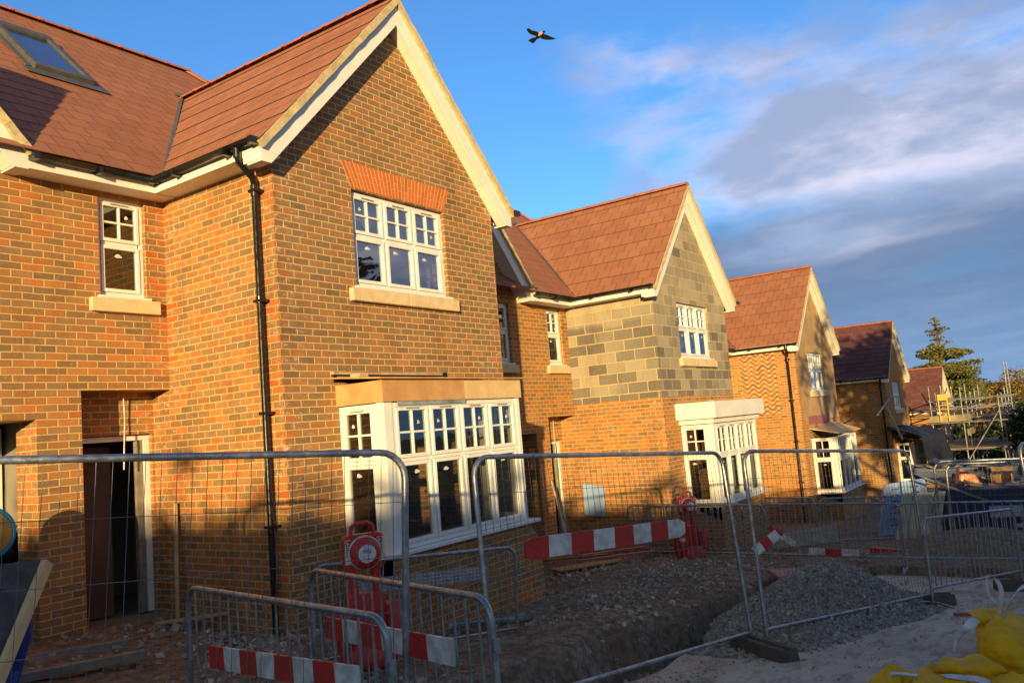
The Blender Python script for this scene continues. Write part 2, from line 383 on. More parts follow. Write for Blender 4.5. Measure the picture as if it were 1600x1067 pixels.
def wall(mb, fr, L0, L1, z0, z1, holes=(), clips=(), reveal=.1):
    o, u, n = fr
    xs = sorted({L0, L1, *[h[0] for h in holes], *[h[1] for h in holes]}); zs = sorted({z0, z1, *[h[2] for h in holes], *[h[3] for h in holes]})
    P = lambda s_, z, d_=0: (o[0]+u[0]*s_+n[0]*d_, o[1]+u[1]*s_+n[1]*d_, z)
    for i in range(len(xs)-1):
        for j in range(len(zs)-1):
            a, b_, c, d_ = xs[i], xs[i+1], zs[j], zs[j+1]
            if a < L0 or b_ > L1 or c < z0 or d_ > z1: continue
            if any(h[0] <= a and b_ <= h[1] and h[2] <= c and d_ <= h[3] for h in holes): continue
            pl = [(a, c), (b_, c), (b_, d_), (a, d_)]
            for k in clips: pl = clip(pl, *k)
            if len(pl) >= 3: mb.add([P(*q) for q in pl], [tuple(range(len(pl)))])
    for h in holes:
        a, b_, c, d_ = h[:4]; rv = h[4] if len(h) > 4 else reveal
        for q in ([(a, c), (a, d_)], [(b_, d_), (b_, c)], [(a, d_), (b_, d_)], [(b_, c), (a, c)]):
            mb.add([P(*q[0]), P(*q[1]), P(*q[1], -rv), P(*q[0], -rv)], [(0, 1, 2, 3)])

def roofplane(mb, O, U, V, poly, gauge=.27, th=.011, tw=.30, seed=0):
    O, U, V = Vector(O), Vector(U), Vector(V).normalized(); N = U.cross(V).normalized()
    if N.z < 0: N = -N
    vmin = min(q[1] for q in poly); vmax = max(q[1] for q in poly); k = math.floor(vmin/gauge)
    while k*gauge < vmax:
        a, b_ = k*gauge, (k+1)*gauge
        pl = clip(clip(poly, 0, 1, b_), 0, -1, -a)
        if len(pl) >= 3:
            pts = [O+U*q[0]+V*q[1]+N*(.03+th*(b_-q[1])/gauge) for q in pl]
            uv = [(q[0]/tw+seed, q[1]/gauge) for q in pl]
            uv = [(x, min(y, k+.998)) for x, y in uv]
            mb.add(pts, [tuple(range(len(pts)))], False, [uv])
            for i in range(len(pl)):
                p_, q_ = pl[i], pl[(i+1) % len(pl)]
                if abs(p_[1]-a) < 1e-6 and abs(q_[1]-a) < 1e-6 or True:
                    A = pts[i]; B = pts[(i+1) % len(pl)]
                    h = th if (abs(p_[1]-a) < 1e-6 and abs(q_[1]-a) < 1e-6) else .03
                    mb.add([A, B, B-N*h, A-N*h], [(0, 1, 2, 3)], False, [[(uv[i][0], k+.5)]*4])
        k += 1

# ------------------------------------------------------------------ house builder
Y0, Y1 = 7.033, 9.10
def ridge(p0, p1, name, parent, seg=.45, r=.105):
    mb = MB(); p0 = Vector(p0); p1 = Vector(p1); L = (p1-p0).length; d_ = (p1-p0)/L; n = max(1, round(L/seg)); s_ = L/n
    side = d_.cross(Vector((0, 0, 1))).normalized(); up = side.cross(d_).normalized()
    for i in range(n):
        for (a, b_, rr_) in ((i*s_+.012, (i+1)*s_, r), ((i+1)*s_-.05, (i+1)*s_+.006, r+.012)):
            v = []
            for h in (a, b_):
                for j in range(7):
                    an = math.pi*j/6; v.append(p0+d_*h+side*(math.cos(an)*rr_*1.05)+up*(math.sin(an)*rr_*.72-.03))
            f_ = [(j, j+1, 8+j, 7+j) for j in range(6)]+[tuple(range(7)), tuple(range(13, 6, -1))]
            mb.add(v, f_, False)
    return mb.build(name, 'ridge_tile', parent)
def gutter(p0, p1, parent, outward, br=.9):
    mb = MB(); p0 = Vector(p0); p1 = Vector(p1); d_ = (p1-p0).normalized(); o_ = Vector(outward); n = 8; v = []
    for q in (p0, p1):
        for rr_ in (.056, .050):
            for j in range(n+1):
                an = math.pi*j/n; v.append(q+o_*(math.cos(an)*rr_)+Vector((0, 0, -math.sin(an)*rr_*1.15)))
    m_ = n+1; f_ = []
    for j in range(n):
        f_ += [(j, j+1, 2*m_+j+1, 2*m_+j), (m_+j+1, m_+j, 3*m_+j, 3*m_+j+1)]
    f_ += [(0, m_, 3*m_, 2*m_), (n, 2*m_+n, 3*m_+n, m_+n)]
    f_ += [tuple(range(m_)), tuple(range(2*m_, 3*m_))[::-1]]
    mb.add(v, f_, True)
    for q in (p0, p1):
        mb.box(q.x-.03 if abs(d_.x) > .5 else q.x-.062, q.x+.03 if abs(d_.x) > .5 else q.x+.062, q.y-.062 if abs(d_.x) > .5 else q.y-.03, q.y+.062 if abs(d_.x) > .5 else q.y+.03, q.z-.07, q.z+.006)
    g = mb.build('gutter', 'black_plastic', parent)
    L = (p1-p0).length; k = max(1, int(L/br))
    for i in range(k):
        q = p0+d_*((i+.5)*L/k)
        MB().box(q.x-.02-.045*abs(o_.x), q.x+.02+.045*abs(o_.x), q.y-.02-.045*abs(o_.y), q.y+.02+.045*abs(o_.y), q.z-.085, q.z-.01).build('gutter_bracket', 'black_plastic', g)
    return g

def window(house, fr, s0, s1, z0, z1, lights, top=.42, sill=True, stone=True, pane='pane_clear', split=True, inset=.06, name='window', seed=0, stick=True, sill_out=.05, stonez=.16, stone_over=.12):
    """casement window; lights = number of side by side lights; upper sashes with four small panes"""
    rnd = random.Random(seed+int(s0*100)); mb = MB(); d0 = -inset-.06; d1 = -inset
    mb.fb(fr, s0, s0+.05, z0, z1, d0, d1); mb.fb(fr, s1-.05, s1, z0, z1, d0, d1)
    mb.fb(fr, s0+.05, s1-.05, z1-.05, z1, d0, d1); mb.fb(fr, s0+.05, s1-.05, z0, z0+.055, d0, d1)
    W_ = (s1-s0-.10); lw = W_/lights; g = MB(); st = []; vents = []
    zt = z1-(z1-z0)*top
    for i in range(lights):
        a = s0+.05+i*lw; b_ = a+lw
        if i: mb.fb(fr, a-.018, a+.018, z0+.055, z1-.05, d0+.002, d1-.002)
        rows = [(zt, z1-.05, 1), (z0+.055, zt, 0)] if split else [(z0+.055, z1-.05, 1)]
        if split: mb.fb(fr, a+.018, b_-.018, zt-.02, zt+.02, d0+.004, d1-.003)
        for (c, e, bars) in rows:
            c2_ = c+(.02 if c == zt else 0); e2 = e-(.02 if e == zt else 0)
            aa = a+(.018 if i else 0); bb = b_-(.018 if i < lights-1 else 0); k = .045; D0, D1 = d0+.012, d1+.012
            mb.fb(fr, aa+.003, aa+k, c2_+.003, e2-.003, D0, D1); mb.fb(fr, bb-k, bb-.003, c2_+.003, e2-.003, D0, D1)
            mb.fb(fr, aa+k, bb-k, c2_+.003, c2_+k, D0, D1); mb.fb(fr, aa+k, bb-k, e2-k, e2-.003, D0, D1)
            x0, x1, y0, y1 = aa+k, bb-k, c2_+k, e2-k
            if bars:
                mx = (x0+x1)/2; my = (y0+y1)/2
                mb.fb(fr, mx-.012, mx+.012, y0, y1, D0+.01, D1-.008); mb.fb(fr, x0, mx-.012, my-.012, my+.012, D0+.011, D1-.009); mb.fb(fr, mx+.012, x1, my-.012, my+.012, D0+.011, D1-.009)
                vents.append(MB().fb(fr, (x0+x1)/2-.11, (x0+x1)/2+.11, e2-.026, e2-.012, D1, D1+.009))
            o, u, n = fr; dd = (D0+D1)/2-.004
            P = lambda s_, z, d_: (o[0]+u[0]*s_+n[0]*d_, o[1]+u[1]*s_+n[1]*d_, z)
            g.add([P(x0, y0, dd), P(x1, y0, dd), P(x1, y1, dd), P(x0, y1, dd)], [(0, 1, 2, 3)])
            if stick and rnd.random() < (.95 if not bars else .6):
                cx = x0+(x1-x0)*rnd.uniform(.3, .6) if not bars else (x0+(x1-x0)*rnd.choice((.25, .75)))
                cz = y1-.07-.02*rnd.random() if not bars else y0+(y1-y0)*rnd.choice((.3, .72)); pts = []
                for q in range(12):
                    an = q*math.pi/6; r_ = 1+.22*math.cos(an*3+rnd.random()*2)
                    pts.append(P(cx+math.cos(an)*(.045 if not bars else .024)*r_, cz+math.sin(an)*.022*r_, dd+.004))
                st.append(MB().add(pts, [tuple(range(12))]))
    w_ = mb.build(name, 'white_upvc', house, bevel=.004)
    g.build('pane', pane, w_)
    for q in st: q.build('sticker', 'white_plastic', w_)
    for q in vents: q.build('trickle_vent', 'vent_grey', w_)
    if sill: MB().fb(fr, s0-.03, s1+.03, z0-.032, z0-.002, -inset-.05, sill_out).build('window_sill', 'white_upvc', w_, bevel=.004)
    if stone:
        k = MB(); mid = (s0+s1)/2
        if s1-s0 > 1:
            k.fb(fr, s0-stone_over, mid-.003, z0-.035-stonez, z0-.036, -.05, .07); k.fb(fr, mid+.003, s1+stone_over, z0-.035-stonez, z0-.036, -.05, .07)
        else: k.fb(fr, s0-stone_over, s1+stone_over, z0-.035-stonez, z0-.036, -.05, .07)
        k.build('stone_sill', 'cream_stone', w_, bevel=.006)
    return w_

def house(label, xg, dz, W=4.09, br_side='brick_dark_mix', br_front='brick_brown', upper=None, upz=3.0, tile='roof_tile', detail=2, bay='ply', arch=False, apex=7.74, herring=False, left=True, zb=-.9, downpipe=True, seed=0, group='newly built brick houses in a stepped row'):
    h = thing('brick_house', label, 'house', (xg, Y1, .1+dz), group)
    X = lambda v: xg+v
    Z = lambda v: v+dz
    xc = W/2; sl_ = (apex-5.20)/(xc+.30); FRg = ((xg, Y0), (1, 0), (0, -1)); FRm = ((xg, Y1), (1, 0), (0, -1))
    FRs = ((xg, Y1), (0, -1), (-1, 0)); Ls = Y1-Y0; XR = W+.07; XL = -5.17
    ze = 5.25; zwall = ze-.1
    gz = apex-.14
    # --- gable wall with window and bay opening
    wx0 = xc-.85+.0; wx1 = wx0+1.76; win = (wx0, wx1, Z(3.83), Z(5.03))
    bx0, bx1 = .80, 3.42; bayh = (bx0+.1, bx1-.1, Z(.74), Z(2.34))
    cl = [(-sl_, 1, Z(gz)-sl_*xc), (sl_, 1, Z(gz)+sl_*xc)]
    parts = []
    def mk(zlo, zhi, m_, side=True, front=True, nm='wall'):
        mb = MB(); hs = []
        for q in (win, bayh):
            a, b_ = max(q[2], zlo), min(q[3], zhi)
            if b_ > a: hs.append((q[0], q[1], a, b_))
        if front: wall(mb, FRg, 0, W, zlo, min(zhi, Z(7.6)), hs, cl)
        if side: wall(mb, FRs, 0, Ls, zlo, min(zhi, Z(zwall)))
        return mb.build(nm, m_, h)
    if upper == 'block':
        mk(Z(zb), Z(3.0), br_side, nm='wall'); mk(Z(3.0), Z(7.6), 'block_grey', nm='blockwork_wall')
    elif upper == 'render':
        mk(Z(zb), Z(2.9), br_side, front=True); mk(Z(2.9), Z(7.6), br_side, front=False)
        mb = MB(); wall(mb, FRg, .28, W, Z(2.9), Z(7.6), [win], cl); mb.build('rendered_wall', 'render_tan', h)
        mb = MB(); wall(mb, FRg, 0, .28, Z(2.9), Z(7.6), [], cl); mb.build('corner_brickwork', br_side, h)
    else:
        mb = MB(); wall(mb, FRg, 0, W, Z(zb), Z(7.6), [win, bayh], cl); mb.build('gable_wall', br_front, h)
        mk(Z(zb), Z(zwall), br_side, front=False)
    # --- main wall: narrow window, porch, garage opening
    nwin = (-.83, -.25, Z(3.87), Z(5.05)); lwin = (-4.3, -2.19, Z(3.87), Z(5.05))
    door = (-1.08, 0, Z(.12), Z(2.775), .37); gar = (-4.6, -1.56, Z(-.4), Z(2.475), .45)
    mb = MB(); wall(mb, FRm, XL, 0, Z(zb), Z(zwall), [nwin, lwin, door, gar])
    # left dormer gable
    lc, lhw = -3.40, 1.68; lsl = 1.15; lap = 5.30+lsl*lhw
    mb.add([(X(lc-lhw), Y1, Z(zwall)), (X(lc+lhw), Y1, Z(zwall)), (X(lc), Y1, Z(lap-.12))], [(0, 1, 2)])
    # ends and back
    for xx in (XL,): mb.add([(X(xx), Y1, Z(zb)), (X(xx), 17, Z(zb)), (X(xx), 17, Z(5.1)), (X(xx), 13, Z(8.85)), (X(xx), Y1, Z(5.4))], [(0, 1, 2, 3, 4)])
    mb.add([(X(W), Y0, Z(zb)), (X(W), 17, Z(zb)), (X(W), 17, Z(5.1)), (X(W), 14.2, Z(7.6)), (X(W), 11.8, Z(7.6)), (X(W), Y1, Z(5.25)), (X(W), Y0, Z(5.25))], [(0, 1, 2, 3, 4, 5, 6)])
    mb.add([(X(XL), 17, Z(zb)), (X(W), 17, Z(zb)), (X(W), 17, Z(5.1)), (X(XL), 17, Z(5.1))], [(3, 2, 1, 0)])
    # porch recess back wall
    FRp = ((xg, Y1+.37), (1, 0), (0, -1)); wall(mb, FRp, -1.08, 0, Z(.1), Z(2.775), [(-1.08, -.03, Z(.12), Z(2.27), .15)])
    mb.build('main_wall', br_side, h)
    # interior: floors, partitions, ceiling (dark rooms behind the glass)
    mb = MB(); mb.box(X(XL+.1), X(W-.1), Y1+.5, 16.8, Z(2.5), Z(2.62)); mb.box(X(.1), X(W-.1), Y0+.2, Y1+.5, Z(2.5), Z(2.62))
    mb.box(X(XL+.1), X(W-.1), Y1+.25, 16.8, Z(5.16), Z(5.2)); mb.box(X(.1), X(W-.1), Y0+.2, Y1+.25, Z(5.16), Z(5.2))
    mb.box(X(XL+.1), X(W-.1), 11.3, 11.4, Z(-.3), Z(5.15)); mb.box(X(-1.30), X(-1.2), Y1+.5, 11.29, Z(-.3), Z(5.15))
    mb.box(X(XL+.1), X(W-.1), Y1+.45, 11.3, Z(-.3), Z(.12)); mb.box(X(.1), X(W-.1), Y0+.2, Y1+.45, Z(-.3), Z(.1))
    mb.build('interior', 'dark_room', h)
    if detail >= 2:
        mb = MB(); mb.beam((X(1.2), Y0+.9, Z(.2)), (X(2.6), Y0+1.3, Z(1.3)), .09, .2); mb.beam((X(1.1), Y0+.5, Z(.1)), (X(1.1), Y0+.5, Z(2.4)), .16, .05)
        mb.beam((X(2.1), Y0+1.9, Z(.1)), (X(2.1), Y0+1.9, Z(2.4)), .1, .05); mb.beam((X(2.9), Y0+1.6, Z(.1)), (X(3.0), Y0+1.4, Z(2.2)), .1, .05)
        mb.beam((X(-.3), Y1+.4, Z(3.6)), (X(-.3), Y1+.4, Z(5.1)), .06, .05)
        mb.build('stud_timber', 'timber', h)
    # --- roofs
    mp = .876; ey = 8.72; ez = 9.0-mp*(13-ey)
    def mz(y): return 9.0-mp*(13-y)
    Vm = Vector((0, 1, mp)).normalized(); sm = lambda y: (y-ey)*math.sqrt(1+mp*mp)
    R = MB()
    roofplane(R, (X(0), ey, Z(ez)), (1, 0, 0), Vm, [(XL-.1, 0), (4.32 if W < 4.2 else W+.23, 0), (4.32 if W < 4.2 else W+.23, sm(11.5)), (3.1, sm(13)), (XL-.1, sm(13))], seed=seed*7)
    xe = 4.32 if W < 4.2 else W+.23
    # half hip and back plane
    hv = Vector((3.1-xe, 0, mz(13)-mz(11.5))); hl = hv.length
    roofplane(R, (X(xe), 13, Z(mz(11.5))), (0, 1, 0), hv.normalized(), [(-1.5, 0), (1.5, 0), (0, hl)], seed=3)
    roofplane(R, (X(0), 17.3, Z(mz(13)-mp*4.3)), (1, 0, 0), Vector((0, -1, mp)), [(XL-.1, 0), (xe, 0), (xe, 4), (3.1, sm(13)), (XL-.1, sm(13))], seed=5)
    # gable roof, both slopes, to the valley
    yf = Y0-.215; rz = apex; yv = 13-(9.0-rz)/mp
    hs = math.sqrt(1+sl_*sl_); half = xc+.30; lv = half*hs; y_eave = 13-(9.0-(rz-sl_*half))/mp
    for sgn in (-1, 1):
        O = (X(xc+sgn*half), yf, Z(rz-sl_*half)); V = Vector((-sgn, 0, sl_))
        roofplane(R, O, (0, 1, 0), V, [(0, 0), (y_eave-yf+.08, 0), (yv-yf+.08, lv), (0, lv)], seed=seed*5+sgn*2)
    # left dormer roof
    lyv = 13-(9.0-lap)/mp; ly0 = 8.78
    for sgn in (-1, 1):
        V = Vector((-sgn, 0, lsl)); O = (X(lc+sgn*lhw), ly0, Z(5.30))
        ye = 13-(9.0-5.3)/mp
        roofplane(R, O, (0, 1, 0), V, [(0, 0), (max(.02, ye-ly0), 0), (lyv-ly0+.05, lhw*math.sqrt(1+lsl*lsl)), (0, lhw*math.sqrt(1+lsl*lsl))], seed=11)
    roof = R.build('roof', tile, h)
    ridge((X(xc), yf, Z(rz+.045)), (X(xc), yv+.05, Z(rz+.045)), 'ridge', roof)
    ridge((X(XL-.1), 13, Z(9.05)), (X(3.1), 13, Z(9.05)), 'ridge', roof)
    ridge((X(3.1), 13, Z(9.05)), (X(xe), 11.5, Z(mz(11.5)+.05)), 'ridge', roof)
    ridge((X(lc), ly0, Z(lap+.045)), (X(lc), lyv, Z(lap+.045)), 'ridge', roof)
    # valley lead
    mb = MB()
    a = Vector((X(-.27), y_eave-.02, Z(rz-sl_*half+.02))); b_ = Vector((X(xc), yv, Z(rz+.02)))
    mb.beam(a+Vector((0, 0, .035)), b_+Vector((-.05, 0, .03)), .05, .03, up=(-.5, -.5, 1)); mb.beam(b_+Vector((-.17, .02, .06)), b_+Vector((.02, -.05, .07)), .14, .02, up=(-.2, -.5, 1))
    mb.build('valley', 'lead', roof)
    # skylight on the main slope
    if detail >= 2 and left:
        mb = MB(); g = MB()
        def sp(x, y, d_): n_ = Vector((0, -mp, 1)).normalized(); return Vector((X(x), y, Z(mz(y))))+n_*d_
        x0, x1, ya, yb = -.66, .14, 10.95, 12.08
        for (p_, q_, w_) in ((sp(x0, ya, .09), sp(x1, ya, .09), .12), (sp(x0, yb, .10), sp(x1, yb, .10), .14), (sp(x0+.04, ya, .085), sp(x0+.04, yb, .085), .09), (sp(x1-.04, ya, .085), sp(x1-.04, yb, .085), .09)):
            mb.beam(p_, q_, w_, .09, up=(0, -mp, 1))
        for (p_, q_, w_) in ((sp(x0-.16, ya-.12, .065), sp(x1+.16, ya-.12, .065), .18), (sp(x0-.05, ya, .06), sp(x0-.05, yb, .06), .08), (sp(x1+.05, ya, .06), sp(x1+.05, yb, .06), .08)):
            mb.beam(p_, q_, w_, .012, up=(0, -mp, 1))
        s_ = mb.build('skylight', 'lead', h, bevel=.006)
        g.add([sp(x0+.07, ya+.03, .10), sp(x1-.07, ya+.03, .10), sp(x1-.07, yb-.03, .10), sp(x0+.07, yb-.03, .10)], [(0, 1, 2, 3)]); g.build('pane', 'pane_sky', s_)
    # barge boards, verge mortar, soffits
    def barge(cx, hw, ap, slo, yfr, ywall, nm='barge_board'):
        mb = MB(); zt = ap-.075; kb = ap-slo*hw-.19; w_ = .225
        zin = zt-w_*math.sqrt(1+slo*slo)/1.15
        for sg in (-1, 1):
            xt = cx+sg*(hw-.02); xi = cx+sg*((zin-kb)/slo)
            pl = [(cx, zin), (cx, zt), (xt, zt-slo*(hw-.02)), (xt, kb), (xi, kb)]
            if sg < 0: pl = pl[::-1]
            mb.prism([(X(a_), yfr, Z(b2)) for a_, b2 in pl], (0, .028, 0))
            # soffit under the verge and boxed foot
            a_ = [(cx, zin+.02), (xi, kb+.02)]
            mb.prism([(X(a_[0][0]), yfr+.03, Z(a_[0][1])), (X(a_[1][0]), yfr+.03, Z(a_[1][1])), (X(a_[1][0]), ywall+.0, Z(a_[1][1])), (X(a_[0][0]), ywall, Z(a_[0][1]))], (0, 0, .02))
            x_a, x_b = sorted((xi, xt)); mb.box(X(x_a), X(x_b), yfr+.029, ywall+.05, Z(kb), Z(kb+.02)); mb.box(X(xt)-.012, X(xt)+.012, yfr+.029, ywall+.1, Z(kb+.02), Z(zt-slo*(hw-.02)))
        b2 = mb.build(nm, 'white_board', h, bevel=.003)
        v = MB()
        for sg in (-1, 1):
            p0_ = Vector((X(cx), yfr+.015, Z(ap-.012))); p1_ = Vector((X(cx+sg*hw), yfr+.015, Z(ap-.012-slo*hw)))
            n = 22
            pts = [p0_.lerp(p1_, i/n)+Vector((0, random.uniform(-.008, .008), random.uniform(-.006, .006))) for i in range(n+1)]
            for i in range(n): v.beam(pts[i]-Vector((0, .03, .012)), pts[i+1]-Vector((0, .03, .012)), .07, .085, up=(0, 0, 1))
        v.build('verge_mortar', 'verge_mortar', b2)
    barge(xc, half, apex, sl_, Y0-.18, Y0)
    barge(lc, lhw+.02, lap, lsl, Y1-.30, Y1)
    # fascia + soffit along the eaves
    fz0, fz1 = 5.10, 5.27
    for q in ((X(-.29), X(-.265), Y0-.15, 8.80, Z(fz0), Z(fz1)), (X(lc+lhw), X(-.265), 8.80, 8.825, Z(fz0), Z(fz1)), (X(W+.265), X(W+.29), Y0-.15, 10, Z(fz0), Z(fz1))): MB().box(*q).build('fascia', 'white_board', h, bevel=.003)
    for q in ((X(-.265), X(-.001), Y0-.15, 8.80, Z(fz0), Z(fz0+.018)), (X(lc+lhw), X(-.001), 8.825, Y1-.001, Z(fz0), Z(fz0+.018))): MB().box(*q).build('soffit', 'white_board', h)
    gutter((X(-.35), Y0-.16, Z(5.25)), (X(-.35), 8.72, Z(5.25)), h, (1, 0, 0)); gutter((X(lc+lhw+.03), 8.74, Z(5.25)), (X(-.32), 8.74, Z(5.25)), h, (0, 1, 0))
    gutter((X(W+.35), Y0-.24, Z(5.25)), (X(W+.35), 9.5, Z(5.25)), h, (1, 0, 0))
    # downpipe
    if downpipe:
        mb = MB(); py = 7.23; zb_ = Z(.0)
        mb.tube([(X(-.35), 7.16, Z(5.24)), (X(-.35), 7.16, Z(5.12)), (X(-.33), 7.17, Z(5.07)), (X(-.12), 7.21, Z(4.93)), (X(-.09), py, Z(4.86)), (X(-.09), py, Z(2.)), (X(-.09), py, zb_)], .034, 12)
        mb.tube([(X(-.35), 7.16, Z(5.25)), (X(-.35), 7.16, Z(5.10))], .042, 12); mb.tube([(X(-.09), py, Z(4.86)), (X(-.09), py, Z(4.74))], .040, 12); mb.tube([(X(-.09), py, Z(3.62)), (X(-.09), py, Z(3.55))], .041, 12)
        dp = mb.build('downpipe', 'black_plastic', h)
        for zz in (4.80, 3.57, 2.35, 1.15): MB().box(X(-.13), X(-.001), py-.06, py+.06, Z(zz-.015), Z(zz+.015)).build('pipe_clip', 'black_plastic', dp)
    # windows
    window(h, FRg, wx0, wx1, Z(3.83), Z(5.03), 3, top=.46, pane='pane_sky', seed=seed, stone_over=.13)
    window(h, FRm, -.83, -.25, Z(3.87), Z(5.05), 1, top=.46, seed=seed+1, stone_over=.13)
    window(h, FRm, -4.3, -2.19, Z(3.87), Z(5.05), 3, top=.46, seed=seed+2)
    # mastic / white bead right of the gable window
    if arch:
        mb = MB(); n = 29; z0_, z1_ = Z(5.05), Z(5.37)
        for i in range(n):
            def ex(k_, top_): c_ = (wx0+wx1)/2; wd = (wx1-wx0)/2+(.15 if top_ else .0); return X(c_-wd+2*wd*k_/n)
            for (q0, q1) in (((0, .62), (.62, 1)) if i % 2 else ((0, .36), (.36, 1))):
                lo = [ex(i+.12, 0), ex(i+.88, 0)]; hi = [ex(i+.12, 1), ex(i+.88, 1)]
                L_ = lambda a_, b2, k_: a_+(b2-a_)*k_
                g_ = .012 if q0 else 0.
                pts = [(L_(lo[0], hi[0], q0+g_), Y0-.004, z0_+(z1_-z0_)*(q0+g_*2)), (L_(lo[1], hi[1], q0+g_), Y0-.004, z0_+(z1_-z0_)*(q0+g_*2)), (L_(lo[1], hi[1], q1), Y0-.004, z0_+(z1_-z0_)*q1), (L_(lo[0], hi[0], q1), Y0-.004, z0_+(z1_-z0_)*q1)]
                mb.prism(pts, (0, .02, 0))
        ar = mb.build('brick_arch', 'rubbed_brick', h)
        mb = MB(); c_ = (wx0+wx1)/2; mb.prism([(X(wx0), Y0-.002, z0_), (X(wx1), Y0-.002, z0_), (X(wx1+.15), Y0-.002, z1_), (X(wx0-.15), Y0-.002, z1_)], (0, .01, 0)); mb.build('arch_mortar', 'mortar', ar)
    if herring:
        mb = MB(); a0, a1, c0, c1 = Y1-.36, 7.62, Z(3.17), Z(5.09); bw, bl = .078, .232; p_ = bw+.020; D = (bl+.020)
        # rows of V shaped zig-zags
        import itertools
        w2 = D*math.cos(rad(45)); ncol = int((a0-a1)/w2)+1; yy = a0
        stp = p_/math.cos(rad(45)); rows = int((c1-c0+w2)/stp)+2
        for i in range(ncol):
            up_ = 1 if i % 2 else -1
            for j in range(rows):
                zc_ = c0+j*stp-w2/2+.03; yc = a0-w2*(i+.5)
                dy, dz_ = math.cos(rad(45)), math.sin(rad(45))*up_
                A = (yc+dy*bl/2, zc_-dz_*bl/2); B = (yc-dy*bl/2, zc_+dz_*bl/2); nx, nz = dz_*bw/2, dy*bw/2
                pl = [(A[0]-nx, A[1]-nz), (B[0]-nx, B[1]-nz), (B[0]+nx, B[1]+nz), (A[0]+nx, A[1]+nz)]
                for cc in ((1, 0, a0), (-1, 0, -a1), (0, 1, c1), (0, -1, -c0)): 
                    pl = clip(pl, *cc)
                    if len(pl) < 3: break
                if len(pl) >= 3: mb.prism([(X(-.006), q[0], q[1]) for q in pl], (.02, 0, 0))
        hb = mb.build('herringbone_panel', 'herring_brick', h)
        MB().box(X(-.003), X(.01), a1, a0, c0, c1).build('panel_mortar', 'mortar', hb)
    # porch: white jamb, leaning brown board, cable, lintel
    if detail >= 1:
        mb = MB(); mb.box(X(-.10), X(-.03), Y1+.44, Y1+.52, Z(.15), Z(2.26)); mb.box(X(-1.05), X(-.10), Y1+.44, Y1+.5, Z(2.20), Z(2.26)); dj = mb.build('door_frame', 'white_upvc', h)
    if detail >= 2:
        mb = MB(); mb.prism([(X(-.88), Y1+.9, Z(.14)), (X(-.36), Y1+.75, Z(.14)), (X(-.30), Y1+.85, Z(2.15)), (X(-.82), Y1+1.0, Z(2.15))], (.0, .03, 0)); mb.build('door_board', 'brown_board', h)
        mb = MB(); mb.box(X(-.19), X(-.105), Y1+.46, Y1+.53, Z(.15), Z(2.2)); mb.build('door_stud', 'timber_grey', h)
        mb = MB(); mb.box(X(-1.12), X(-.002), Y1+.02, Y1+.6, Z(-.05), Z(.13)); mb.build('threshold', 'concrete_slab', h)
        mb = MB(); mb.tube([(X(-.42), Y1+.30, Z(2.74)), (X(-.40), Y1+.32, Z(2.45)), (X(-.43), Y1+.3, Z(2.1)), (X(-.44), Y1+.3, Z(1.86))], .008, 6); mb.build('cable', 'white_plastic', h)
        mb = MB(); mb.box(X(-3.2), X(-1.34), Y1+1.3, Y1+1.36, Z(-.1), Z(2.45)); mb.build('garage_panel', 'white_board', h)
    # bay window
    px, fy = X(bx0), 6.33
    xa, xb = px-.02, X(bx1); sz, tz = Z(.72), Z(2.38)
    FRf = ((xa, fy), (1, 0), (0, -1)); FRb = ((xa, Y0), (0, -1), (-1, 0)); FRr = ((xb, fy), (0, 1), (1, 0)); Lf = xb-xa; Lb = Y0-fy
    if bay:
        bw_ = MB().box(xa, xa+.14, fy, fy+.12, sz, tz).build('bay_window', 'white_upvc', h, bevel=.005); MB().box(xb-.08, xb, fy, fy+.10, sz, tz).build('corner_post', 'white_upvc', bw_, bevel=.005)
        def sub(w_): 
            # panes etc. stay direct children of the bay window part
            kids = [c for c in w_.children]
            return kids
        for fr_, a_, b2, n, sd in ((FRf, .14, Lf-.08, 4, 1), (FRb, .0, Lb-.12, 1, 2), (FRr, .10, Lb, 1, 3)):
            w_ = window(h, fr_, a_, b2, sz+.03, tz-.01, n, top=.40, sill=False, stone=False, inset=.01, name='bay_frame', seed=seed+sd)
            for c_ in list(w_.children): c_.parent = bw_; ORI[c_.name] = ORI[bw_.name]
            w_.parent = bw_
        mb = MB(); mb.prism([(xa-.06, Y0-.002, sz-.02), (xa-.06, fy-.07, sz-.02), (xb+.20, fy-.07, sz-.02), (xb+.20, Y0-.002, sz-.02)], (0, 0, .045)); mb.build('bay_sill', 'white_upvc', bw_, bevel=.006)
        # brick base
        mb = MB(); a_, b2, c_ = xa+.02, xb+.28, fy+.01
        for p_, q_ in (((a_, Y0), (a_, c_)), ((a_, c_), (b2, c_)), ((b2, c_), (b2, Y0))): 
            mb.add([(*p_, Z(zb)), (*q_, Z(zb)), (*q_, sz-.30 if p_ != (a_, Y0) else sz-.02), (*p_, sz-.30 if p_ != (a_, Y0) else sz-.02)], [(0, 1, 2, 3)])
        mb.add([(a_, c_, sz-.30), (b2, c_, sz-.30), (xb+.02, c_+.0, sz-.021), (a_, c_+.0, sz-.021)], [(0, 1, 2, 3)])
        mb.add([(b2, c_, sz-.30), (b2, Y0, sz-.30), (xb+.02, Y0, sz-.021), (xb+.02, c_, sz-.021)], [(0, 1, 2, 3)])
        mb.add([(a_, c_, sz-.3), (a_, c_, sz-.02), (a_, Y0, sz-.02)], [(0, 1, 2)])
        mb.build('bay_base', br_side, h)
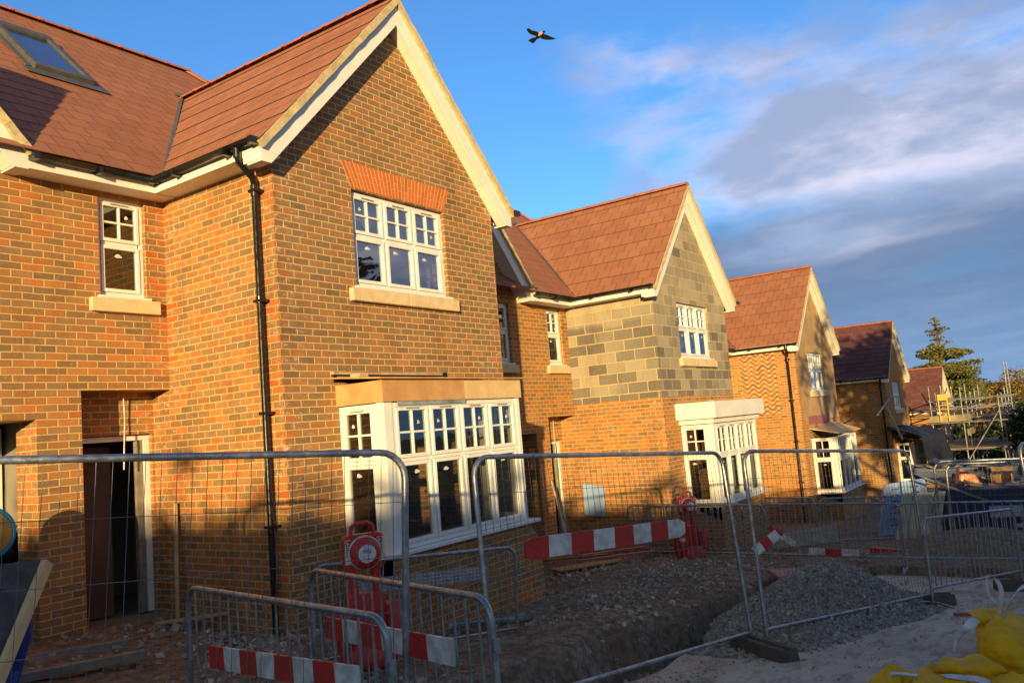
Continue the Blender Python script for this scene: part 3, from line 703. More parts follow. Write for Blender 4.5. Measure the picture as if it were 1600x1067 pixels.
        if bay == 'ply':
            mb = MB(); mb.box(xa-.03, xa-.012, fy-.03, Y0-.002, Z(2.38), Z(2.62)); mb.box(xa-.012, xa+1.42, fy-.03, fy-.012, Z(2.38), Z(2.62)); bo = mb.build('plywood_fascia', 'plywood', bw_)
            MB().box(xa+1.421, xb+.02, fy-.028, fy-.012, Z(2.38), Z(2.615)).build('plywood_fascia', 'plywood_pale', bw_)
            mb = MB(); mb.prism([(xa-.10, Y0-.002, Z(2.70)), (xb+.03, Y0-.002, Z(2.70)), (xb+.03, fy-.08, Z(2.63)), (xa-.10, fy-.08, Z(2.63))], (0, 0, .016)); mb.build('bay_roof', 'plywood', bw_)
            mb = MB(); mb.box(xa-.12, xa+1.8, Y0-.09, Y0-.02, Z(2.745), Z(2.775)); mb.box(xa+.12, xa+.26, Y0-.25, Y0-.1, Z(2.70), Z(2.745)); mb.box(xa+.0, xa+1.9, Y0-.02, Y0+.004, Z(2.72), Z(2.735)); mb.build('loose_batten', 'timber', bw_)
            MB().box(xa-.05, xa+2.0, Y0-.006, Y0-.001, Z(2.66), Z(2.79)).build('dark_gap', 'black_plastic', bw_)  # black strip painted in for the shade inside the open gap
            mb = MB(); mb.box(xa+.22, xa+1.45, fy-.018, fy-.004, tz-.045, tz+.0); mb.build('tape', 'packaging_grey', bw_)
        elif bay == 'cap':
            mb = MB(); mb.box(xa-.22, xb+.22, fy-.16, Y0-.002, Z(2.49), Z(2.83)); mb.box(xa-.10, xb+.08, fy-.06, Y0-.002, Z(2.385), Z(2.49)); mb.build('bay_canopy', 'white_board', bw_, bevel=.006)
        elif bay == 'slope':
            mb = MB(); mb.prism([(xa-.12, fy-.15, Z(2.48)), (xb+.12, fy-.15, Z(2.48)), (xb+.12, Y0, Z(2.78)), (xa-.12, Y0, Z(2.66))], (0, 0, .02)); mb.build('bay_roof', 'plywood_pale', bw_)
            mb = MB(); mb.box(xa-.1, xb-.3, Y0-.012, Y0-.002, Z(2.80), Z(3.05)); mb.build('lead_flashing', 'red_stained_board', bw_)
    return h

house('nearest house, dark mixed brick, orange brick arch above gable window, plywood box on its bay', 5.84, 0, arch=True, seed=1, apex=7.74)
house('second house, grey concrete blockwork upper gable above brick, white boxed canopy on its bay', 15.40, -.65, br_side='brick_orange', upper='block', bay='cap', seed=2, downpipe=False)
house('third house with herringbone brick panel on its side and tan rendered gable', 25.05, -1.475, W=4.5, br_side='brick_orange', upper='render', herring=True, bay='slope', seed=3, detail=1, apex=7.78)
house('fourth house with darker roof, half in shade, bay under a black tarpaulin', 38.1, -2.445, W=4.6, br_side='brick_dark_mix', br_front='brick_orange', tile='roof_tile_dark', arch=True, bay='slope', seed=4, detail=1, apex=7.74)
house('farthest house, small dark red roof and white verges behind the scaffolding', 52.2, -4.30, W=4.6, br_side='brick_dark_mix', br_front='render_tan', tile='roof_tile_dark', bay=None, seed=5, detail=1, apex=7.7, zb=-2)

# ------------------------------------------------------------------ ground
def kerb(x):       # edge of the concrete road
    return 3.62-.05*(x-6.5)+.05*math.sin(x*1.7)+.03*math.sin(x*5.1)
def G(x): return .30-.072*max(-12, min(x, 70))
def H(x, y):
    z = G(x); nz = noise.noise
    k = kerb(x)
    if y < k+.06 and x < 14.5: 
        return z-.32
    if y < 3.0 and x >= 14.5: pass
    z += .05*nz(Vector((x*.6, y*.6, 0)))+.035*nz(Vector((x*2.1, y*2.1, 3)))+.03*nz(Vector((x*6, y*6, 7)))+.016*nz(Vector((x*15, y*15, 9)))
    # raised spoil by the front door
    if x < 6.2: z += .20*math.exp(-((y-8.9)/1.3)**2)*min(1, max(0, (6.2-x)/.6))*min(1, max(0., x/3))
    z += .16*math.exp(-((x-5.9)/.8)**2-((y-6.7)/.7)**2)
    z += .14*math.exp(-((x-12.5)/1.8)**2-((y-6.0)/1.2)**2)
    z += .10*math.exp(-((x-9.5)/1.6)**2-((y-5.2)/.5)**2)
    # service trench beside the kerb
    if 4.6 < x < 14:
        c = kerb(x)+.42+.1*nz(Vector((x*1.1, 0, 5))); d_ = abs(y-c); wv = .30+.06*nz(Vector((x*3, y*2, 1)))
        if d_ < wv+.2: z -= .5*min(1, max(0, (wv+.2-d_)/.2))*min(1, (x-4.6)/.8)
    # spoil heap beyond the far barriers
    z += .42*math.exp(-((x-17.6)/1.6)**2-((y-2.0)/1.3)**2)
    return z
def axis(a, segs):
    out = [a]
    for to, st in segs:
        n = max(1, int((to-out[-1])/st)); s0_ = out[-1]
        out += [s0_+(to-s0_)*(i+1)/n for i in range(n)]
    return out
xs = axis(-60, [(-4, 8), (1.5, .5), (11, .055), (19, .09), (30, .4), (70, 2), (75, 5)])
ys = axis(-60, [(-4, 8), (.5, .7), (2.6, .15), (7.5, .055), (9.6, .08), (12, .6), (70, 8)])
vv = [(x, y, H(x, y)) for y in ys for x in xs]; nx_ = len(xs)
ff = [(j*nx_+i, j*nx_+i+1, (j+1)*nx_+i+1, (j+1)*nx_+i) for j in range(len(ys)-1) for i in range(nx_-1)]
structure(MB().add(vv, ff, False).build('soil_ground', 'soil'))
mb = MB(); zf = G(75)
B = 1500
for (a_, b_, c_, d_) in ((75, B, -B, B), (-B, -60, -B, B), (-60, 75, 70, B), (-60, 75, -B, -60)):
    zz = zf if a_ >= 0 else G(-60); 
    mb.add([(a_, c_, zf-.1 if a_ != -B else G(-60)-.1), (b_, c_, zf-.1 if a_ != -B else G(-60)-.1), (b_, d_, zf-.1 if a_ != -B else G(-60)-.1), (a_, d_, zf-.1 if a_ != -B else G(-60)-.1)], [(0, 1, 2, 3)])
structure(mb.build('field', 'grass_field'))
# concrete haul road
mb = MB(); top = []; xr = axis(-12, [(5, .5), (14, .09), (15, .3)])
for x in xr: 
    yk = kerb(x); z = G(x)-.12
    top.append(((x, -9, z), (x, yk-.02, z), (x, yk, z-.02), (x, yk+.02*math.sin(x*9), z-.5)))
n = len(top); v = [q for r_ in top for q in r_]
mb.add(v, [(i*4+j, (i+1)*4+j, (i+1)*4+j+1, i*4+j+1) for i in range(n-1) for j in range(3)]); mb.add([top[-1][0], top[-1][1], (15, kerb(15), G(15)-.5), (15, -9, G(15)-.5)], [(0, 1, 2, 3)])
structure(mb.build('concrete_road', 'concrete_road'))

# ------------------------------------------------------------------ stones
def stone(mb, c, s, rnd, flat=.7):
    v = []
    rx = Matrix.Rotation(rnd.uniform(0, 6.28), 3, Vector((rnd.uniform(-1, 1), rnd.uniform(-1, 1), rnd.uniform(-1, 1))).normalized())
    for z in (-1, 1):
        for a_, b_ in ((-1, -1), (1, -1), (1, 1), (-1, 1)):
            q = Vector((a_*rnd.uniform(.5, 1), b_*rnd.uniform(.5, 1), z*rnd.uniform(.5, 1)*flat))*s; q = rx @ q; v.append((c[0]+q.x, c[1]+q.y, c[2]+q.z))
    mb.add(v, [(3, 2, 1, 0), (4, 5, 6, 7), (0, 1, 5, 4), (1, 2, 6, 5), (2, 3, 7, 6), (3, 0, 4, 7)])
rnd = random.Random(3); mb = MB()
for i in range(7500):
    x = rnd.uniform(2.5, 16); y = rnd.uniform(2.9, 9.0)
    if 5.8 < x < 9.95 and y > 6.2: continue
    if y < kerb(x)+.04: continue
    if noise.noise(Vector((x*.9, y*.9, 2)))+rnd.uniform(-.3, .3) < 0: continue
    stone(mb, (x, y, H(x, y)+.004), rnd.choice((.010, .014, .02, .03, .045)), rnd)
structure(mb.build('rubble', 'brown_stone'), 'stuff')['label'] = 'brown and pale stones strewn over the dug soil'
mb = MB()
for (cx, cy, sx_, sy_, n, sz_) in ((5.5, 7.3, .35, .7, 130, .045), (5.2, 6.4, .5, .5, 90, .035), (9.8, 5.4, 1.3, .6, 330, .022), (11.0, 5.2, 1.6, .7, 300, .022), (5.4, 8.6, .4, .3, 40, .05), (12.3, 5.6, 1, .5, 150, .035), (4.9, 5.4, .7, .7, 60, .03)):
    for i in range(n):
        x = rnd.gauss(cx, sx_*.6); y = rnd.gauss(cy, sy_*.6)
        if 5.84 < x < 9.9 and y > 7.0: continue
        if 6.6 < x < 9.6 and y > 6.25: continue
        stone(mb, (x, y, H(x, y)+.01), sz_*rnd.uniform(.35, 1.1), rnd, .5)
structure(mb.build('broken_plaster', 'white_chip'), 'stuff')['label'] = 'broken pale plaster and stone lumps at the foot of the walls'
mb = MB()
for i in range(2200):
    x = rnd.uniform(4.5, 14); y = kerb(x)-abs(rnd.gauss(0, .8))-.02
    if noise.noise(Vector((x*1.3, y*2.1, 4)))+rnd.uniform(-.25, .25) < -.05: continue
    stone(mb, (x, y, G(x)-.116), rnd.choice((.004, .006, .009, .014)), rnd, .5)
structure(mb.build('road_grit', 'brown_stone'), 'stuff')['label'] = 'grit and crumbs of soil scattered on the concrete'
# gravel heap
def heap(x, y):
    a_ = ((x-10.6)*.94-(y-3.0)*.34)/1.75; b_ = ((x-10.6)*.34+(y-3.0)*.94)/.86
    a2 = ((x-9.4)*.94-(y-3.05)*.34)/1.2; b2 = ((x-9.4)*.34+(y-3.05)*.94)/.6
    r1 = math.hypot(a_, b_); r2 = math.hypot(a2, b2)
    return max(.56*max(0, 1-r1**1.5)**1.15*(1+.12*math.sin(x*2.3+1)), .24*max(0, 1-r2**1.5)) if min(r1, r2) < 1 else -.05
mb = MB(); nx2, ny2 = 90, 60; v = []
for j in range(ny2+1):
    for i in range(nx2+1):
        x = 7.9+i*4.9/nx2; y = 1.3+j*2.9/ny2; hh = heap(x, y)
        v.append((x, y, G(x)-.12+hh+.02*noise.noise(Vector((x*9, y*9, 0)))-.02))
mb.add(v, [(j*(nx2+1)+i, j*(nx2+1)+i+1, (j+1)*(nx2+1)+i+1, (j+1)*(nx2+1)+i) for j in range(ny2) for i in range(nx2)
           if max(heap(7.9+(i+.5)*4.9/nx2, 1.3+(j+.5)*2.9/ny2), 0) > 0])
gh = mb.build('gravel_heap', 'grey_stone', ori=(10.5, 2.8, G(10.5)-.12)); tag(gh, 'heap of loose grey gravel on the concrete behind the mesh fence', 'gravel heap')
mb = MB(); n = 0
while n < 12500:
    x = rnd.uniform(7.8, 12.8); y = rnd.uniform(1.2, 4.2); hh = heap(x, y)
    if hh <= 0:
        if heap(10.6+(x-10.6)*.80, 3.0+(y-3.0)*.80) <= 0 or rnd.random() > .35 or y > kerb(x)-.02: n += .2; continue
        hh = 0
    stone(mb, (x, y, G(x)-.12+hh+rnd.uniform(-.01, .012)), rnd.choice((.015, .021, .028, .036)), rnd, .6); n += 1
mb.build('loose_stones', 'grey_stone', gh)['kind'] = 'stuff'

# ------------------------------------------------------------------ site fencing
def arc(c, r, a0, a1, n=6):
    return [(c[0]+r*math.cos(a0+(a1-a0)*i/n), 0, c[1]+r*math.sin(a0+(a1-a0)*i/n)) for i in range(n+1)]
def panel_proto():
    """mesh hoarding panel, local x 0..3.45, z 0..2"""
    L, Hh, r = 3.45, 1.98, .16; o = thing('mesh_fence', '', 'fence', (0, 0, 0))
    mb = MB(); pts = [(0, 0, .02)]+arc((r, Hh-r), r, math.pi, math.pi/2)+arc((L-r, Hh-r), r, math.pi/2, 0)+[(L, 0, .02)]
    mb.tube(pts, .0205, 10); mb.tube([(0, 0, .17), (L, 0, .17)], .0185, 8); mb.build('frame', 'galvanised', o)
    mb = MB(); rnd = random.Random(1)
    k = 0.075
    while k < L-.03:
        e = .0 if r < k < L-r else (r-math.sqrt(max(0, r*r-(r-min(k, L-k))**2)))
        mb.tube([(k, .005, .17), (k+rnd.uniform(-.008, .008), .012, .9), (k, .003, Hh-e)], .0021, 4, False); k += .075
    for z in (.45, .76, 1.07, 1.38, 1.69): mb.tube([(0, 0, z), (1.2, .014, z+.006), (2.4, -.006, z-.006), (L, 0, z)], .0026, 4, False)
    mb.build('wire_mesh', 'galvanised_wire', o)
    return o
def barrier_proto():
    L, Hh, r = 2.3, 1.07, .13; o = thing('crowd_barrier', '', 'barrier', (0, 0, 0))
    mb = MB(); pts = [(0, 0, .03)]+arc((r, Hh-r), r, math.pi, math.pi/2)+arc((L-r, Hh-r), r, math.pi/2, 0)+[(L, 0, .03)]
    mb.tube(pts, .019, 10); mb.tube([(0, 0, .22), (L, 0, .22)], .0165, 8); mb.build('frame', 'galvanised', o)
    mb = MB(); n = 19
    for i in range(1, n): x = L*i/n; mb.tube([(x, 0, .22), (x, 0, Hh-.005)], .0075, 6, False)
    mb.build('infill_bars', 'galvanised', o)
    for x in (.16, L-.16): MB().box(x-.02, x+.02, -.27, .27, .0, .008).build('foot', 'galvanised', o) if False else None
    for x in (.0, L): 
        mb = MB(); mb.tube([(x, -.26, .015), (x, -.06, .05), (x, .06, .05), (x, .26, .015)], .016, 8); mb.build('foot', 'galvanised', o)
    for x in (-.022, L+.022): MB().box(x-.01, x+.01, -.02, .02, .80, .87).build('hook', 'galvanised', o)
    return o
def place(proto, A, Bp, label, group, lean=(0, 0), first=[set()]):
    A = Vector(A); Bp = Vector(Bp); ex = (Bp-A).normalized(); ez = Vector((lean[0], lean[1], 1)); ez = (ez-ex*ez.dot(ex)).normalized(); ey_ = ez.cross(ex)
    M = Matrix((ex, ey_, ez)).transposed().to_4x4(); M.translation = A
    if proto.name in first[0]:
        r_ = proto.copy(); COL.objects.link(r_)
        for ch in proto.children: c_ = ch.copy(); COL.objects.link(c_); c_.parent = r_
    else: r_ = proto; first[0].add(proto.name)
    r_.matrix_world = M; tag(r_, label, proto['category'], group); return r_
FP = panel_proto(); GF = 'wire mesh fence panels round the plots'
def gpt(x, y, dz=-.12): return (x, y, G(x)+dz)
def along(a, b, L):
    a = Vector(a); b = Vector(b); return a+(b-a).normalized()*L
F1R = Vector(gpt(3.56, 3.42)); F1L = along(F1R, gpt(.6, 4.66), 3.45)
place(FP, F1L, F1R, 'mesh fence panel at the left, its top rail crossing in front of the porch', GF)
F2R = Vector(gpt(8.26, 3.05)); F2L = along(F2R, gpt(4.88, 3.75), 3.45)
place(FP, F2L, F2R, 'mesh fence panel with the red and white board tied to it', GF, (.0, .12))
F3L = Vector(gpt(8.43, 2.96)); F3R = along(F3L, gpt(11.8, 1.88, -.16), 3.45)
place(FP, F3L, F3R, 'mesh fence panel standing in front of the gravel heap', GF, (-.02, .10))
place(FP, (11.95, .70, G(12)-.13), along((11.95, .70, G(12)-.13), (15.3, -.1, G(15.3)-.13), 3.45), 'mesh fence panel cut off by the right edge of the photo', GF, (-.08, .08))
place(FP, (16.2, 2.40, G(16.2)-.33), along((16.2, 2.40, G(16.2)-.33), (17.0, -1.0, G(17)-.33), 3.45), 'far mesh fence panel in front of the skip, nearer of the two', GF)
place(FP, (17.45, 2.38, G(17.6)-.38), along((17.45, 2.38, G(17.6)-.38), (18.3, -1.0, G(18.3)-.38), 3.45), 'far mesh fence panel in front of the skip, farther of the two', GF)
BP = barrier_proto(); GB = 'steel crowd barriers guarding the trench'
def bar(a, b, dza, label, lean=(0, 0), dzb=None):
    A = Vector(gpt(*a, dza)); B_ = Vector(gpt(*b, dza if dzb is None else dzb)); place(BP, A, along(A, B_, 2.3), label, GB, lean)
bar((3.43, 5.22), (3.02, 2.92), -.04, 'crowd barrier nearest the camera, low striped board across it')
bar((4.20, 4.85), (3.50, 2.66), -.0, 'crowd barrier just right of the nearest one, striped board hung on it')
bar((5.25, 6.15), (7.40, 5.33), -.14, 'crowd barrier in front of the nearest bay window, beside the red fire stand')
bar((14.60, 7.20), (14.50, 4.90), -.05, 'crowd barrier in front of the second fire stand')
bar((15.05, 7.85), (15.2, 5.55), -.05, 'crowd barrier close to the second bay, overlapping behind another')
bar((14.50, 4.98), (14.42, 2.8), -.05, 'crowd barrier between gravel heap and third house, hung with loose tape', (.05, .02))
bar((14.40, 2.72), (14.7, .4), -.05, 'crowd barrier behind the gravel heap, right of its top')
bar((11.55, 1.90), (13.55, 1.12), -.12, 'crowd barrier leaning behind the corner fence post on the right', (-.12, .08))
bar((17.9, 4.9), (19.0, 2.9), -.1, 'crowd barrier in the middle distance before the cream boards')
bar((19.0, 7.4), (18.6, 5.2), -.1, 'crowd barrier by the third house near its downpipe')

def board(A, B_, h_, label, name='barrier_board', n=7, end_round=False, start=0, th=.02, wavy=0., frac=None, tilt=(0, 0, 1)):
    """red and white striped plastic plank from A to B (top edge)"""
    A = Vector(A); B_ = Vector(B_); d_ = (B_-A); L = d_.length; d_.normalize(); up = Vector(tilt); up = (up-d_*up.dot(d_)).normalized(); nrm = up.cross(d_).normalized()
    o = thing(name, label, 'striped board', (A+B_)/2, 'red and white striped boards')
    if True:
        for i in range(n):
            mb = MB(); par = i % 2
            m_ = 3
            for k in range(m_):
                a0, a1 = (i+k/m_)/n, (i+(k+1)/m_)/n
                w0, w1 = wavy*math.sin(a0*9)*.5, wavy*math.sin(a1*9)*.5
                t0 = t1 = 0.
                if end_round and i == n-1 and k == m_-1: t1 = h_*.22
                if end_round and i == 0 and k == 0: t0 = h_*.12
                P0 = A+d_*L*a0+nrm*w0; P1 = A+d_*L*a1+nrm*w1
                mb.prism([P0-up*(h_-t0), P1-up*(h_-t1), P1-up*t1, P0-up*t0], nrm*th)
            mb.build('red_stripe' if (par+start) % 2 == 0 else 'white_stripe', 'red_plastic' if (par+start) % 2 == 0 else 'white_plastic', o)
    return o
def onF(a, b, s, z): # point on line a-b
    a = Vector(a); b = Vector(b); return a+(b-a)*s+Vector((0, 0, z))
bo = board((5.40, 3.735, 1.12), (7.50, 3.31, .99), .17, 'long striped red and white board tied across the mesh fence panel', n=8, end_round=True, wavy=.02)
board((3.35, 4.90, .74), (3.05, 3.22, .85), .14, 'striped board low on the nearest crowd barrier', n=8)
board((4.10, 4.62, .77), (3.60, 3.04, .86), .145, 'striped board hung on the second crowd barrier, faded white block at its end', n=6)
board((8.50, 3.05, .55), (8.62, 2.82, .72), .10, 'scrap of striped tape twisted round the fence post', name='barrier_tape', n=3, start=1, th=.004)
board((14.28, 4.75, -.04), (14.35, 4.35, -.34), .10, 'drooping striped tape end on the far crowd barrier', name='barrier_tape', n=2, th=.004)
board((14.3, 4.15, -.42), (14.3, 3.35, -.44), .11, 'flat striped tape lying over the far barrier rail', name='barrier_tape', n=3, start=1, th=.004, wavy=.05)

# rubber / concrete fence feet
def block(x, y, ang, label, L=.78):
    c, s_ = math.cos(ang), math.sin(ang); z = G(x)-.12; mb = MB()
    prof = [(-.115, 0), (.115, 0), (.09, .13), (.035, .13), (.03, .10), (-.03, .10), (-.035, .13), (-.09, .13)]
    P = lambda l, q: (x+c*l-s_*q[0], y+s_*l+c*q[0], z+q[1]+.001)
    k = len(prof); v = [P(-L/2, q) for q in prof]+[P(L/2, q) for q in prof]
    mb.add(v, [tuple(range(k))[::-1], tuple(range(k, 2*k))]+[(i, (i+1) % k, k+(i+1) % k, k+i) for i in range(k)])
    tag(mb.build('ballast_block', 'dark_rubber', ori=(x, y, z), bevel=.01), label, 'ballast block', 'weighted feet under the fence panels')
block(8.10, 2.90, math.atan2(-.8, -.5), 'dark weighted fence foot under the joint of two mesh panels, nearest')
block(11.75, 1.86, math.atan2(-.6, .3), 'dark fence foot at the right end of the gravel heap', .34)
block(13.3, 1.2, math.atan2(-.6, .3), 'dark fence foot farthest right under the leaning barrier', .36)

# ------------------------------------------------------------------ fire point stands
def fire_point(x, y, z, rot, k, label, writing=True):
    o = thing('fire_point_stand', label, 'fire stand', (0, 0, 0), 'red plastic fire point stands')
    mb = MB()
    # base tray, waist, head plate with round corners and carrying handle (front faces -y)
    mb.lathe([(.0, 0), (.27, 0), (.27, .10), (.22, .22), (.15, .26)], (0, 0, 0), n=20)
    def rr(x0, x1, z0, z1, r, n=5):
        out_ = []
        for (cx, cz, a0) in ((x1-r, z0+r, -90), (x1-r, z1-r, 0), (x0+r, z1-r, 90), (x0+r, z0+r, 180)):
            for i in range(n+1): a_ = rad(a0+90*i/n); out_.append((cx+r*math.cos(a_), cz+r*math.sin(a_)))
        return out_
    mb.prism([(a_, -.07, b_) for a_, b_ in rr(-.17, .17, .2, .62, .05)], (0, .14, 0))
    mb.prism([(a_, -.05, b_) for a_, b_ in rr(-.14, -.07, .6, .86, .02)], (0, .10, 0)); mb.prism([(a_, -.05, b_) for a_, b_ in rr(.07, .14, .6, .86, .02)], (0, .10, 0))
    mb.prism([(a_, -.055, b_) for a_, b_ in rr(-.19, .19, .83, 1.16, .05)], (0, .11, 0))
    mb.tube([(-.11, 0, 1.15), (-.10, 0, 1.23), (-.05, 0, 1.255), (.05, 0, 1.255), (.10, 0, 1.23), (.11, 0, 1.15)], .022, 8)
    for s_ in (-1, 1): mb.prism([(s_*.24+a_, -.12, b_) for a_, b_ in rr(-.075, .075, .14, .5, .03)], (0, .2, 0))
    mb.build('body', 'red_plastic', o, bevel=.012)
    mb = MB(); mb.lathe([(.145, -.055), (.145, -.09), (.125, -.13), (.085, -.150)], (0, 0, .99), axis=(0, 1, 0), n=28); bl = mb.build('bell', 'red_plastic', o)
    mb = MB(); mb.lathe([(.158, -.055), (.158, -.070), (.14, -.073)], (0, 0, .99), axis=(0, 1, 0), n=28); mb.build('bell_rim', 'white_plastic', bl)
    mb = MB(); mb.lathe([(.084, -.151), (0, -.153)], (0, 0, .99), axis=(0, 1, 0), n=24); mb.build('bell_disc', 'white_plastic', bl)
    if writing:
        cu = bpy.data.curves.new('txt', 'FONT'); cu.body = 'FIRE'; cu.size = .045; cu.align_x = 'CENTER'; cu.extrude = .0008
        ob = bpy.data.objects.new('txt', cu); COL.objects.link(ob); dg = bpy.context.evaluated_depsgraph_get(); me = bpy.data.meshes.new_from_object(ob.evaluated_get(dg)); bpy.data.objects.remove(ob)
        me.materials.clear(); me.materials.append(MATS['blue_pipe']); tx = bpy.data.objects.new('lettering', me); COL.objects.link(tx); tx.parent = bl; tx.rotation_euler = (rad(90), 0, 0); tx.location = (0, -.155, .995)
    for s_, tl in ((-1, .12), (1, 0)):
        mb = MB(); mb.box(s_*.155-.03, s_*.155+.03, -.058, -.0555, .90, 1.12); st_ = mb.build('notice', 'sticker_cream', o)
        MB().box(s_*.15-.024, s_*.15+.024, -.060, -.0582, 1.065, 1.115).build('red_symbol', 'red_plastic', st_)
        mb = MB(); mb.box(s_*.15-.015, s_*.15-.003, -.0615, -.0602, 1.075, 1.105); mb.box(s_*.15+.004, s_*.15+.012, -.0615, -.0602, 1.075, 1.095); mb.build('white_mark', 'white_plastic', st_)
        mb = MB()
        for q in range(5): mb.box(s_*.15-.022, s_*.15+.022, -.060, -.0582, 1.045-.02*q, 1.057-.02*q)
        mb.build('green_lines', 'sticker_green', st_)
    for q in (-.24, .24): MB().tube([(q, -.14, .2), (q, -.14, .50), (q, -.14, .54)], .055, 12, rs=[.055, .055, .02]).build('extinguisher', 'red_plastic', o)
    mb = MB(); mb.tube([(-.24, -.14, .36), (-.24, -.14, .42)], .0565, 12); mb.build('extinguisher_label', 'white_plastic', o)
    o.location = (x, y, z); o.rotation_euler = (0, 0, rot); o.scale = (k, k, k); return o
fire_point(5.47, 5.60, .0, rad(-30), .98, 'red plastic fire stand with round bell beside the nearest bay window')
fire_point(14.75, 6.45, G(14.6)+.03, rad(-38), .98, 'red plastic fire stand behind the barriers at the second bay window', False)

# ------------------------------------------------------------------ loose things
def plank(name, pts, w_, h_, m_, label, cat='plank', up=(0, 0, 1), group=None):
    c = (Vector(pts[0])+Vector(pts[1]))/2; mb = MB(); mb.beam(pts[0], pts[1], w_, h_, up); return tag(mb.build(name, m_, ori=c, bevel=.004), label, cat, group)
plank('timber_plank', ((2.9, 9.0, .20), (4.75, 8.28, .14)), .09, .07, 'timber_grey', 'long grey plank lying towards the porch, farther of the pair', group='long planks on the soil')
plank('timber_plank', ((2.6, 8.1, .22), (4.56, 7.66, .13)), .10, .08, 'timber_grey', 'long grey plank lying towards the porch, nearer of the pair', group='long planks on the soil')
plank('timber_batten', ((5.70, 8.90, -.02), (5.78, 8.98, 1.42)), .045, .025, 'timber', 'thin upright batten leaning on the side wall beside the porch', 'batten')
plank('timber_batten', ((5.30, 8.7, .16), (5.83, 8.1, .20)), .08, .03, 'timber', 'short pale batten on the soil under the side wall', 'batten')
# insulation sheet with timber edge, far left
o = thing('board_sheet', 'tilted dark sheet with a pale timber edge at the left edge of the photo', 'board', (2.8, 7.0, 1.0))
A, B_, C_, D_ = Vector((3.33, 7.0, 1.24)), Vector((2.0, 7.5, 1.32)), Vector((1.4, 7.0, .40)), Vector((2.80, 6.72, .42))
MB().prism([A, B_, C_, D_], (0, .01, -.05)).build('sheet', 'felt_dark', o); MB().beam(A+Vector((.02, -.01, -.02)), D_+Vector((.02, -.01, -.02)), .05, .09).build('timber_edge', 'plywood_pale', o)
cu = bpy.data.curves.new('txt', 'FONT'); cu.body = 'P P P'; cu.size = .16; cu.extrude = .001
ob = bpy.data.objects.new('txt', cu); COL.objects.link(ob); dg = bpy.context.evaluated_depsgraph_get(); me = bpy.data.meshes.new_from_object(ob.evaluated_get(dg)); bpy.data.objects.remove(ob)
me.materials.clear(); me.materials.append(MATS['black_plastic']); tx = bpy.data.objects.new('lettering', me); COL.objects.link(tx)
ex = (A-B_).normalized(); ey_ = (A-D_); ey_ = (ey_-ex*ey_.dot(ex)).normalized(); ez = ex.cross(ey_)
M = Matrix((ex, ey_, ez)).transposed().to_4x4(); M.translation = A-ex*.62-ey_*.30+ez*.012-Vector((2.8, 7.0, 1.0)); tx.parent = o; tx.matrix_local = M
# blue pipe
pts = [(3.35, 7.35, 1.0), (3.35, 7.4, .6), (3.3, 7.45, .35), (3.2, 7.4, .12), (3.05, 7.3, .06)]
mb = MB(); P_ = []
for i in range(len(pts)-1):
    for k in range(14): P_.append(Vector(pts[i]).lerp(Vector(pts[i+1]), k/14))
mb.tube(P_, .05, 12, rs=[.048+.005*(i % 2) for i in range(len(P_))]); tag(mb.build('drain_pipe', 'blue_pipe', ori=pts[-1]), 'blue corrugated drain pipe hanging down under the tilted sheet', 'pipe')
# yellow drum with blue rim
o = thing('hose_drum', 'yellow round drum with a blue rim inside the open garage', 'drum', (3.66, 8.55, 1.40)); mb = MB(); mb.lathe([(0, -.07), (.20, -.07), (.21, 0)], (3.55, 8.55, 1.40), (0, 1, 0), 28); mb.build('drum', 'yellow_paint', o)
mb = MB(); mb.tube([(3.55+.225*math.cos(a_), 8.50, 1.40+.225*math.sin(a_)) for a_ in [i*math.pi/14 for i in range(29)]], .022, 8, False); mb.build('rim', 'blue_rim', o)
mb = MB(); mb.tube([(3.55, 8.55, 1.2), (3.55, 8.6, .1)], .03, 8); mb.build('stand', 'black_plastic', o)
mb = MB(); v = []
def blob(mb, c, r, sq=.8, n=10, amp=.25, sd=0):
    v = []; 
    for i in range(n+1):
        th_ = math.pi*i/n
        for j in range(2*n):
            ph = math.pi*j/n; d_ = Vector((math.sin(th_)*math.cos(ph), math.sin(th_)*math.sin(ph), math.cos(th_))); k = 1+amp*noise.noise(d_*2.3+Vector((sd, 0, 0)))+amp*.6*noise.noise(d_*5+Vector((sd, 3, 0)))
            v.append((c[0]+d_.x*r*k, c[1]+d_.y*r*k, c[2]+d_.z*r*k*sq))
    m_ = 2*n; mb.add(v, [(i*m_+j, i*m_+(j+1) % m_, (i+1)*m_+(j+1) % m_, (i+1)*m_+j) for i in range(n) for j in range(m_)], True)
blob(mb, (4.15, 9.75, 1.15), .22, 1, 12, .5, 2); blob(mb, (3.75, 9.7, 1.0), .3, .8, 12, .5, 5); blob(mb, (3.9, 9.8, .5), .45, 1.1, 12, .4, 7)
tag(mb.build('rubbish_bag', 'tarpaulin', ori=(3.9, 9.8, .1)), 'heap of black plastic sacks inside the open garage', 'bag')
